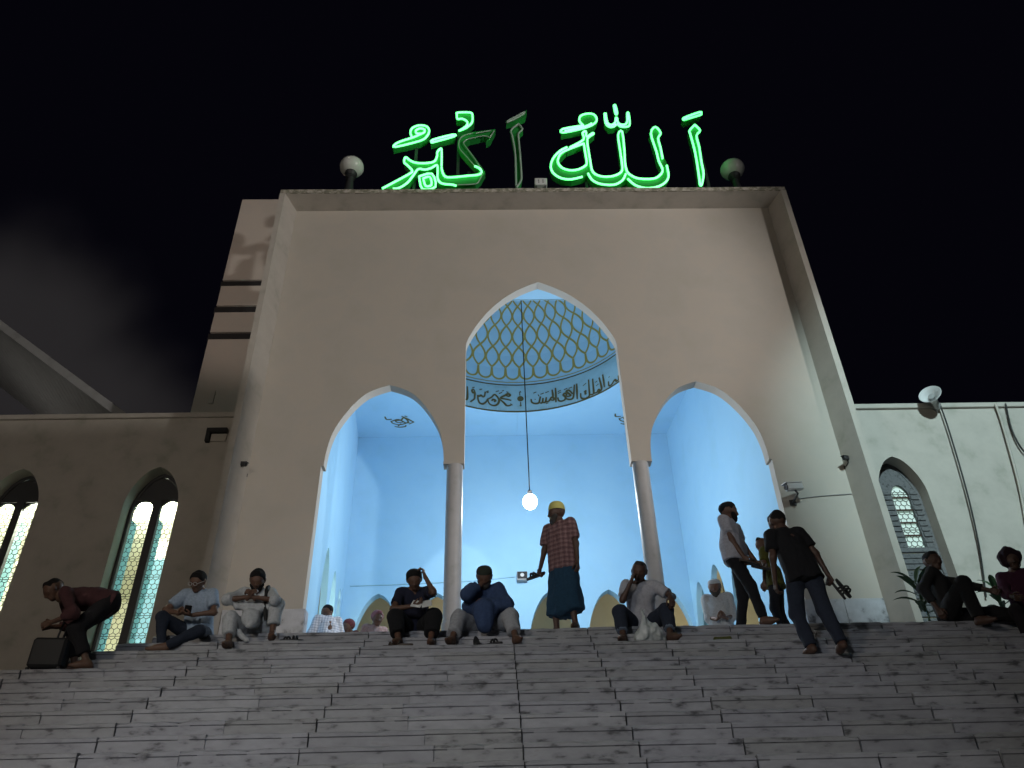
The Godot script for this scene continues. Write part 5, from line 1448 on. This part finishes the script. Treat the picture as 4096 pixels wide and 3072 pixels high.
	person({"at": Vector3(-1.02, 0, -0.02), "yaw": 0, "h": 1.63, "label": "seated man in blue kameez, white trousers and dark cap holding his chin", "skin": 0,
		"hip": Vector3(0, 0.07, -0.16), "lean": 16, "hunch": 20, "hyaw": -3, "hpitch": 22, "hair": grey_hair, "cap": mat(lin(0.028, 0.036, 0.026), 0.9), "cap_h": 0.07, "beard": grey_hair, "beard_len": 0.02, "hands": [Vector3(0.03, 0.21, 0.26), Vector3(-0.035, 0.47, 0.20)], "hdir": [Vector3(-0.95, 0.0, 0.25), Vector3(0.25, 0.9, -0.1)], "palm": [Vector3(0, 0.2, -1), Vector3(0.3, 0, -1)], "curl": [0.5, 0.6], "elbow": [Vector3(1, -0.5, 0.0), Vector3(-0.9, -0.8, 0.3)],
		"feet": [Vector3(0.34, -0.24, 0.42), Vector3(-0.35, -0.24, 0.42)], "knee": [Vector3(0.55, 1, 0.6), Vector3(-0.55, 1, 0.6)], "toes": [Vector3(0.35, 0, 1), Vector3(-0.35, 0, 1)], "trousers": fabric(0.42, 0.43, 0.46), "trouser_len": 0.70, "loose": 0.024, "shirt": blue, "sleeve": 1.75, "sleeve_w": 0.085, "hem": 0.03, "fat": 0.012, "shirt_name": "kameez",
		"cloth": [[Vector3(0, 0.20, 0.0), Vector3(0, 0.15, 0.22), 0.13, 0.13], [Vector3(0, 0.14, 0.22), Vector3(0.0, 0.03, 0.26), 0.13, 0.10], [Vector3(0.0, 0.03, 0.26), Vector3(0.0, -0.04, 0.27), 0.10, 0.085], [Vector3(-0.17, 0.24, 0.1), Vector3(0.17, 0.24, 0.1), 0.09, 0.09]]})
	# 6 - yellow cap, checked shirt, lungi
	var tart := checks(Color(0.50, 0.38, 0.38), Color(0.34, 0.24, 0.26), Color(0.70, 0.62, 0.61), 4)
	var o6 := {"at": Vector3(-0.07, 0, -0.24), "yaw": -36, "h": 1.68, "label": "standing bearded man in yellow cap, checked shirt and blue lungi holding sandals", "skin": 2,
		"hip": Vector3(0, 0.89, 0), "lean": 1, "hunch": 5, "hyaw": -44, "hpitch": 4, "hair": grey_hair, "beard": grey_hair, "beard_len": 0.045, "cap": mat(lin(0.62, 0.58, 0.18), 0.9), "cap_h": 0.10, "cap_tilt": -4, "hands": [Vector3(0.23, 0.70, 0.02), Vector3(-0.31, 0.70, 0.10)], "curl": [0.4, 1.0],
		"feet": [Vector3(0.14, 0.06, 0.03), Vector3(-0.15, 0.06, -0.02)], "toes": [Vector3(0.3, 0, 1), Vector3(-0.5, 0, 1)], "shirt": mat(Color.WHITE, 0.95, tart, 4.2, 0, false), "sleeve": 0.78, "sleeve_w": 0.075, "fat": 0.012, "hem": 0.13,
		"skirt": fabric(0.014, 0.055, 0.105), "skirt_bones": [[Vector3(0.07, 0.86, 0), Vector3(0.135, 0.235, 0.02), 0.108, 0.125, true], [Vector3(-0.07, 0.86, 0), Vector3(-0.135, 0.235, -0.01), 0.108, 0.125, true], [Vector3(0, 0.86, 0.02), Vector3(0.0, 0.22, 0.05), 0.105, 0.11, true]]}
	person(o6)
	for k in 2: sandal(o6.hand_at[1] + Vector3(-0.05, -0.10 - 0.02 * k, 0.03 * k), -80 + 14 * k, 24, M.rubber, "dark sandal held by the man in the yellow cap", "sandals in hands")
	# 7 - white shirt, jeans, chin in hand
	person({"at": Vector3(0.78, 0, -0.02), "yaw": -4, "h": 1.64, "label": "seated man in white shirt and rolled jeans leaning on his fist behind the plastic bag", "skin": 2,
		"hip": Vector3(0, 0.07, -0.16), "lean": 14, "hunch": 16, "hyaw": -12, "hpitch": 6, "side": 2, "hair": mat(lin(0.03, 0.022, 0.018), 0.7), "hair_size": -0.004, "hands": [Vector3(0.30, 0.22, 0.34), Vector3(-0.10, 0.46, 0.25)], "hdir": [Vector3(0.1, -0.9, 0.4), Vector3(0.35, 0.9, -0.1)], "palm": [Vector3(-0.4, -0.2, -1), Vector3(0.9, 0, -0.5)], "curl": [0.5, 1.0], "elbow": [Vector3(0.9, -0.4, -0.4), Vector3(-0.5, -1, 0.0)],
		"feet": [Vector3(0.235, -0.24, 0.40), Vector3(-0.27, -0.24, 0.38)], "knee": [Vector3(0.55, 1, 0.6), Vector3(-0.5, 1, 0.6)], "toes": [Vector3(0.7, 0, 1), Vector3(-0.4, 0, 1)], "trousers": M.jeans, "trouser_len": 0.74, "loose": 0.014, "cuffs": fabric(0.16, 0.20, 0.27), "shirt": fabric(0.52, 0.52, 0.57), "sleeve": 0.74, "sleeve_w": 0.074, "hem": 0.02})
	# 8 - white T-shirt and beanie
	var o8 := {"at": Vector3(2.05, 0, -0.34), "yaw": 52, "h": 1.72, "label": "walking bearded man in white T-shirt and black knit cap carrying shoes", "skin": 0,
		"hip": Vector3(0, 0.91, 0.03), "lean": -1, "hunch": 4, "hyaw": 34, "hpitch": 4, "beard": black_hair, "beard_len": 0.015, "hair": black_hair, "cap": mat(lin(0.008, 0.010, 0.013), 0.95), "cap_h": 0.072, "cap_tilt": -14, "hands": [Vector3(0.14, 0.70, 0.30), Vector3(-0.13, 0.70, 0.24)], "curl": [0.9, 0.9], "elbow": [Vector3(0.3, -0.3, -1), Vector3(-0.3, -0.3, -1)],
		"feet": [Vector3(0.07, 0.06, -0.10), Vector3(-0.07, 0.06, 0.27)], "toes": [Vector3(0.1, 0, 1), Vector3(-0.1, 0, 1)], "trousers": fabric(0.008, 0.008, 0.012), "shirt": fabric(0.46, 0.46, 0.52), "sleeve": 0.64, "sleeve_w": 0.070, "hem": 0.05, "fat": 0.026}
	person(o8)
	for k in 2: sandal(o8.hand_at[k] + Vector3(0.05, -0.10, 0.02), 80 + 14 * k, 14, M.leather, "brown shoe carried by the man in the knit cap", "shoes of the man in the knit cap")
	# 9 - boy in an olive shirt
	person({"at": Vector3(2.62, 0, -0.62), "yaw": -120, "h": 1.36, "label": "boy in olive yellow shirt half hidden behind the man in black", "skin": 0,
		"hip": Vector3(0, 0.73, 0), "hyaw": 40, "hair": black_hair, "hands": [Vector3(0.21, 0.66, 0.10), Vector3(-0.22, 0.60, 0.03)], "feet": [Vector3(0.09, 0.06, 0.02), Vector3(-0.09, 0.06, -0.03)],
		"trousers": fabric(0.010, 0.011, 0.018), "shirt": fabric(0.085, 0.085, 0.012), "sleeve": 0.66, "sleeve_w": 0.072, "hem": 0.10, "elbow": [Vector3(1, -0.2, -0.5), Vector3(-1, -0.2, -0.5)]})
	# 10 - man in black climbing the steps
	var o10 := {"at": Vector3(2.34, -0.62, 0.98), "yaw": 188, "h": 1.72, "label": "man in black shirt and dark jeans climbing the steps with shoes in hand", "skin": 2,
		"hip": Vector3(-0.02, 0.87, 0.02), "lean": 8, "hunch": 5, "side": 7, "hyaw": 12, "hpitch": 4, "hair": black_hair, "hair_size": 0.003, "hands": [Vector3(0.24, 0.80, 0.16), Vector3(-0.36, 0.72, 0.02)], "curl": [0.5, 1.0],
		"feet": [Vector3(0.08, 0.06, 0.02), Vector3(-0.14, -0.095, -0.22)], "toes": [Vector3(0.1, 0, 1), Vector3(-0.15, 0, 1)], "trousers": M.jeans, "loose": 0.008, "trouser_len": 0.97, "shirt": fabric(0.008, 0.008, 0.011), "sleeve": 0.72, "sleeve_w": 0.072, "hem": 0.12, "fat": 0.012}
	person(o10)
	for k in 2: sandal(o10.hand_at[1] + Vector3(0.05 + 0.05 * k, -0.17, 0.03 * k), 50 - 14 * k, 66, M.rubber, "black shoe hanging from the hand of the climbing man", "shoes of the climbing man")
	# 11 - white kameez inside
	person({"at": Vector3(2.56, 0, -3.12), "yaw": -14, "h": 1.76, "label": "man in white cap and long white kameez looking at his hands inside the arch", "skin": 1,
		"hip": Vector3(0, 0.92, 0), "hyaw": -10, "hpitch": 18, "cap": white, "cap_h": 0.06, "beard": grey_hair, "beard_len": 0.04, "hands": [Vector3(0.07, 1.02, 0.24), Vector3(-0.05, 1.02, 0.24)], "hdir": [Vector3(-0.7, 0.2, 0.5), Vector3(0.7, 0.2, 0.5)], "palm": [Vector3(0, 1, 0), Vector3(0, 1, 0)], "curl": [0.7, 0.7],
		"feet": [Vector3(0.1, 0.06, 0), Vector3(-0.1, 0.06, 0)], "trousers": white, "shirt": white, "sleeve": 1.2, "sleeve_w": 0.078, "hem": 0.12, "shirt_name": "kameez", "skirt_name": "kameez_skirt", "skirt": white, "skirt_bones": [[Vector3(0.06, 0.95, 0), Vector3(0.12, 0.36, 0.02), 0.125, 0.14, true], [Vector3(-0.06, 0.95, 0), Vector3(-0.12, 0.36, 0.0), 0.125, 0.14, true]]})
	# 12 - checked white shirt inside the left arch
	var fine := checks(Color(0.86, 0.88, 0.92), Color(0.62, 0.66, 0.74), Color(0.98, 0.98, 1.0), 8)
	person({"at": Vector3(-3.50, 0, -3.45), "yaw": 205, "h": 1.66, "label": "man in white checked shirt seen from behind inside the arch near the marble pier", "skin": 0,
		"hip": Vector3(0, 0.89, 0), "lean": 8, "hunch": 10, "hpitch": 16, "hyaw": 20, "hair": black_hair, "hands": [Vector3(0.18, 1.02, 0.30), Vector3(-0.14, 1.0, 0.28)], "feet": [Vector3(0.1, 0.06, 0), Vector3(-0.1, 0.06, 0)], "trousers": fabric(0.03, 0.03, 0.04), "shirt": mat(Color.WHITE, 0.95, fine, 3.0, 0, false), "sleeve": 1.8, "sleeve_w": 0.072, "hem": 0.12})
	# two more inside, only their heads and shoulders show
	for q in [[dz(810, 1331, -4.3), 30, fabric(0.42, 0.30, 0.30), fabric(0.30, 0.13, 0.15), "person in pink with a rose scarf beyond the seated man in dark shirt"], [dz(763, 1350, -4.1), -40, fabric(0.14, 0.05, 0.06), fabric(0.14, 0.04, 0.05), "person in dark red bending beyond the man in white checked shirt"]]:
		var at: Vector3 = q[0]
		person({"at": Vector3(at.x, 0, at.z), "yaw": q[1], "h": at.y + 0.11, "label": q[4], "skin": 0, "hip": Vector3(0, 0.53 * (at.y + 0.11), 0), "hpitch": 10, "hair": q[3], "hair_size": 0.012, "hands": [Vector3(0.16, 0.95, 0.2), Vector3(-0.16, 0.95, 0.2)], "feet": [Vector3(0.1, 0.06, 0), Vector3(-0.1, 0.06, 0)], "trousers": fabric(0.1, 0.05, 0.06), "shirt": q[2], "sleeve": 1.6, "hem": 0.2})
	# 13 - dark figure lounging on the right
	person({"at": Vector3(4.42, 0, -0.06), "yaw": 52, "h": 1.72, "label": "man in dark clothes lounging on the landing beside the potted plant", "skin": 2,
		"hip": Vector3(0, 0.10, -0.06), "lean": -8, "hunch": 12, "hyaw": -34, "hpitch": 8, "hair": black_hair, "hands": [Vector3(0.16, 0.27, 0.52), Vector3(-0.28, 0.12, -0.12)], "elbow": [Vector3(0.4, 0.4, -0.2), Vector3(-0.6, 0, -0.6)],
		"feet": [Vector3(0.22, -0.06, 0.80), Vector3(-0.28, -0.10, 0.26)], "knee": [Vector3(0.2, 1, 0.1), Vector3(-0.5, 0.8, 0.6)], "toes": [Vector3(0.1, 0.3, 1), Vector3(-0.3, 0, 1)], "trousers": fabric(0.009, 0.009, 0.011), "loose": 0.014, "shirt": fabric(0.018, 0.018, 0.020), "sleeve": 1.7, "sleeve_w": 0.068, "hem": 0.05})
	# 14 - curly head cut by the edge of the photograph
	person({"at": Vector3(5.18, -0.155, 0.16), "yaw": -30, "h": 1.66, "label": "person with bushy dark hair and plum top beside the lounging man", "skin": 2,
		"hip": Vector3(0, 0.20, -0.16), "lean": 6, "hunch": 8, "hyaw": 10, "hair": mat(lin(0.02, 0.006, 0.014), 0.9), "hair_size": 0.036, "hands": [Vector3(0.16, 0.3, 0.26), Vector3(-0.14, 0.3, 0.28)],
		"feet": [Vector3(0.14, -0.24, 0.30), Vector3(-0.14, -0.24, 0.30)], "knee": [Vector3(0.2, 1, 0.6), Vector3(-0.2, 1, 0.6)], "trousers": fabric(0.014, 0.010, 0.016), "shirt": fabric(0.060, 0.012, 0.040), "sleeve": 1.7, "hem": 0.05})

func hand_phone(at: Vector3, yaw: float, label: String) -> void:
	var t := thing("phone", at, label, "phone")
	var b := mb(t)
	b.bevel_box(at, Vector3(0.036, 0.004, 0.074), Basis(Vector3.UP, deg_to_rad(yaw)) * Basis(Vector3.RIGHT, -0.5), 0.002)
	obj("case", b, M.rubber, t)
func sandal(at: Vector3, yaw: float, tilt: float, m: Material, label: String, group := "") -> void:
	var t := thing("sandal", at, label, "sandal", group)
	var B := Basis(Vector3.UP, deg_to_rad(yaw)) * Basis(Vector3.RIGHT, deg_to_rad(tilt))
	var b := mb(t)
	var sole := PackedVector2Array()
	for k in 24:
		var a := TAU * k / 24
		var z := 0.13 * cos(a)
		sole.append(Vector2((0.043 + 0.007 * cos(a)) * sin(a) * (1.0 + 0.12 * cos(2 * a)), z))
	b.extrude(sole, Transform3D(B * Basis(Vector3(1, 0, 0), Vector3(0, 0, 1), Vector3(0, 1, 0)), at + B.y * 0.022), 0.022)
	obj("sole", b, m, t)
	b = mb(t)
	for off in [0.015, 0.05]:
		var arc := PackedVector3Array()
		for k in 9:
			var a := PI * k / 8
			arc.append(at + B * Vector3(0.046 * cos(a), 0.02 + 0.042 * sin(a), off))
		b.tube(arc, 0.011, 6)
	obj("strap", b, m, t)

func leaf(b: MB, root: Vector3, tip: Vector3, w: float, droop: float) -> void:
	var d := tip - root
	var side := d.cross(Vector3.UP).normalized()
	var prev := []
	for k in 7:
		var t := k / 6.0
		var c := root + d * t + Vector3.UP * droop * (4.0 * t * (1.0 - t)) 
		var ww := w * sin(PI * clampf(0.08 + t * 0.92, 0, 1)) * 0.5
		var nn := (Vector3.UP - d.normalized() * d.normalized().y).normalized()
		var row := [c - side * ww + nn * ww * 0.35, c, c + side * ww + nn * ww * 0.35]
		if k > 0:
			b.quad(prev[0], prev[1], row[1], row[0], (nn + side * 0.3).normalized()); b.quad(prev[1], prev[2], row[2], row[1], (nn - side * 0.3).normalized())
		prev = row
func plant(at: Vector3, n: int, h: float, spread: float, label: String, seed_: int, pot: float) -> void:
	var t := thing("potted_plant", at, label, "plant", "potted plants by the bright wing")
	rng.seed = seed_
	var b := mb(t)
	b.lathe(at, Basis(), [Vector2(0, 0), Vector2(pot * 0.72, 0), Vector2(pot * 0.8, 0.02), Vector2(pot, pot * 1.5), Vector2(pot * 1.1, pot * 1.55), Vector2(pot * 1.1, pot * 1.75), Vector2(pot * 0.95, pot * 1.75), Vector2(pot * 0.92, pot * 1.6), Vector2(0, pot * 1.6)], 20)
	obj("pot", b, M.plastic, t)
	b = mb(t)
	var top := at + Vector3(0, h * 0.55, 0)
	b.tube(PackedVector3Array([at + Vector3(0, pot * 1.5, 0), at + Vector3(0.02, h * 0.4, 0.01), at + Vector3(0, h * 0.9, 0)]), 0.018, 6, 0.008)
	obj("stem", b, M.leaf, t)
	for k in n:
		var a := TAU * (k * 0.382) + rng.randf_range(-0.3, 0.3)
		var hh := lerpf(0.42, 0.95, float(k) / n)
		var root := at + Vector3(0, h * hh, 0)
		var ln := spread * rng.randf_range(0.75, 1.1) * (1.05 - 0.35 * float(k) / n)
		b = mb(t)
		leaf(b, root, root + Vector3(cos(a) * ln, rng.randf_range(-0.06, 0.10) + (0.2 * float(k) / n), sin(a) * ln), 0.085, 0.05)
		obj("leaf", b, M.leaf, t)

func build_small_things() -> void:
	# suitcase of the stooping man
	var c := Vector3(-5.32, -0.62, 0.90)
	var t := thing("suitcase", c, "black upright suitcase with raised handle beside the stooping man", "suitcase")
	var b := mb(t)
	b.bevel_box(c + Vector3(0, 0.165, 0), Vector3(0.16, 0.145, 0.10), Basis(Vector3.UP, 0.1), 0.025)
	obj("shell", b, M.rubber, t)
	b = mb(t)
	b.tube(PackedVector3Array([c + Vector3(0.05, 0.30, -0.05), c + Vector3(0.07, 0.47, -0.05), c + Vector3(0.07, 0.47, 0.05), c + Vector3(0.05, 0.30, 0.05)]), 0.011, 6)
	obj("handle", b, M.dark_metal, t)
	for k in 4:
		b = mb(t)
		b.lathe(c + Vector3(-0.15 + 0.3 * (k % 2), 0.016, -0.06 + 0.12 * (k / 2)), Basis(Vector3.BACK, PI / 2), [Vector2(0, -0.012), Vector2(0.016, -0.012), Vector2(0.016, 0.012), Vector2(0, 0.012)], 10)
		obj("wheel", b, M.dark_metal, t)
	# plastic bag between the feet of the man in jeans
	t = thing("plastic_bag", Vector3(0.74, -0.31, 0.41), "crumpled pale plastic bag standing between the feet of man in jeans", "bag")
	b = mb(t)
	nets(b, [[Vector3(0.69, -0.23, 0.41), Vector3(0.83, -0.235, 0.41), 0.085, 0.075], [Vector3(0.74, -0.20, 0.41), Vector3(0.715, 0.03, 0.40), 0.115, 0.012], [Vector3(0.64, -0.26, 0.42), Vector3(0.88, -0.265, 0.42), 0.05, 0.042]], 0.013, 0.05, [[Vector3(0, -0.309, 0), Vector3(0, -1, 0)]], 0.045)
	obj("sack", b, M.plastic, t)
	b = mb(t)
	for k in 2: b.tube(PackedVector3Array([Vector3(0.715, 0.01, 0.40), Vector3(0.70 + 0.035 * k, 0.05, 0.41 - 0.02 * k), Vector3(0.685 + 0.06 * k, 0.065, 0.42 - 0.04 * k)]), 0.012, 5, 0.006)
	obj("knot", b, M.plastic, t)
	# footwear left on the steps
	sandal(Vector3(-1.98, -0.31, 0.38), -70, 0, M.leather, "brown sandal lying beside the foot of man in dark shirt", "sandals on the steps")
	sandal(Vector3(-1.90, -0.31, 0.45), -100, 0, M.leather, "brown sandal lying beside the foot of man in dark shirt", "sandals on the steps")
	sandal(Vector3(-1.10, -0.31, 0.40), 20, 62, M.rubber, "grey sandal propped under the man in blue kameez", "sandals on the steps")
	sandal(Vector3(-0.94, -0.31, 0.42), 60, 0, M.rubber, "grey sandal propped under the man in blue kameez", "sandals on the steps")
	sandal(Vector3(-3.22, -0.155, 0.14), 75, 0, M.rubber, "black sandal beside the foot of man in white kameez", "sandals on the steps")
	sandal(Vector3(-3.13, -0.155, 0.18), 95, 0, M.rubber, "black sandal beside the foot of man in white kameez", "sandals on the steps")
	t = thing("folded_cloth", Vector3(1.53, -0.31, 0.42), "small folded olive cloth lying on a step below the knit cap man", "cloth")
	b = mb(t)
	nets(b, [[Vector3(1.46, -0.285, 0.42), Vector3(1.61, -0.282, 0.42), 0.026, 0.024], [Vector3(1.46, -0.29, 0.38), Vector3(1.60, -0.29, 0.40), 0.022, 0.02]], 0.010, 0.02, [[Vector3(0, -0.309, 0), Vector3(0, -1, 0)]], 0.012)
	obj("cloth", b, fabric(0.10, 0.11, 0.035), t)
	plant(Vector3(4.52, 0, -0.85), 14, 0.84, 0.38, "potted plant with long dark leaves beside the lounging man", 3, 0.13)
	plant(Vector3(5.95, 0, -1.5), 16, 0.95, 0.34, "small bushy potted plant under the horn loudspeaker's cable", 8, 0.12)
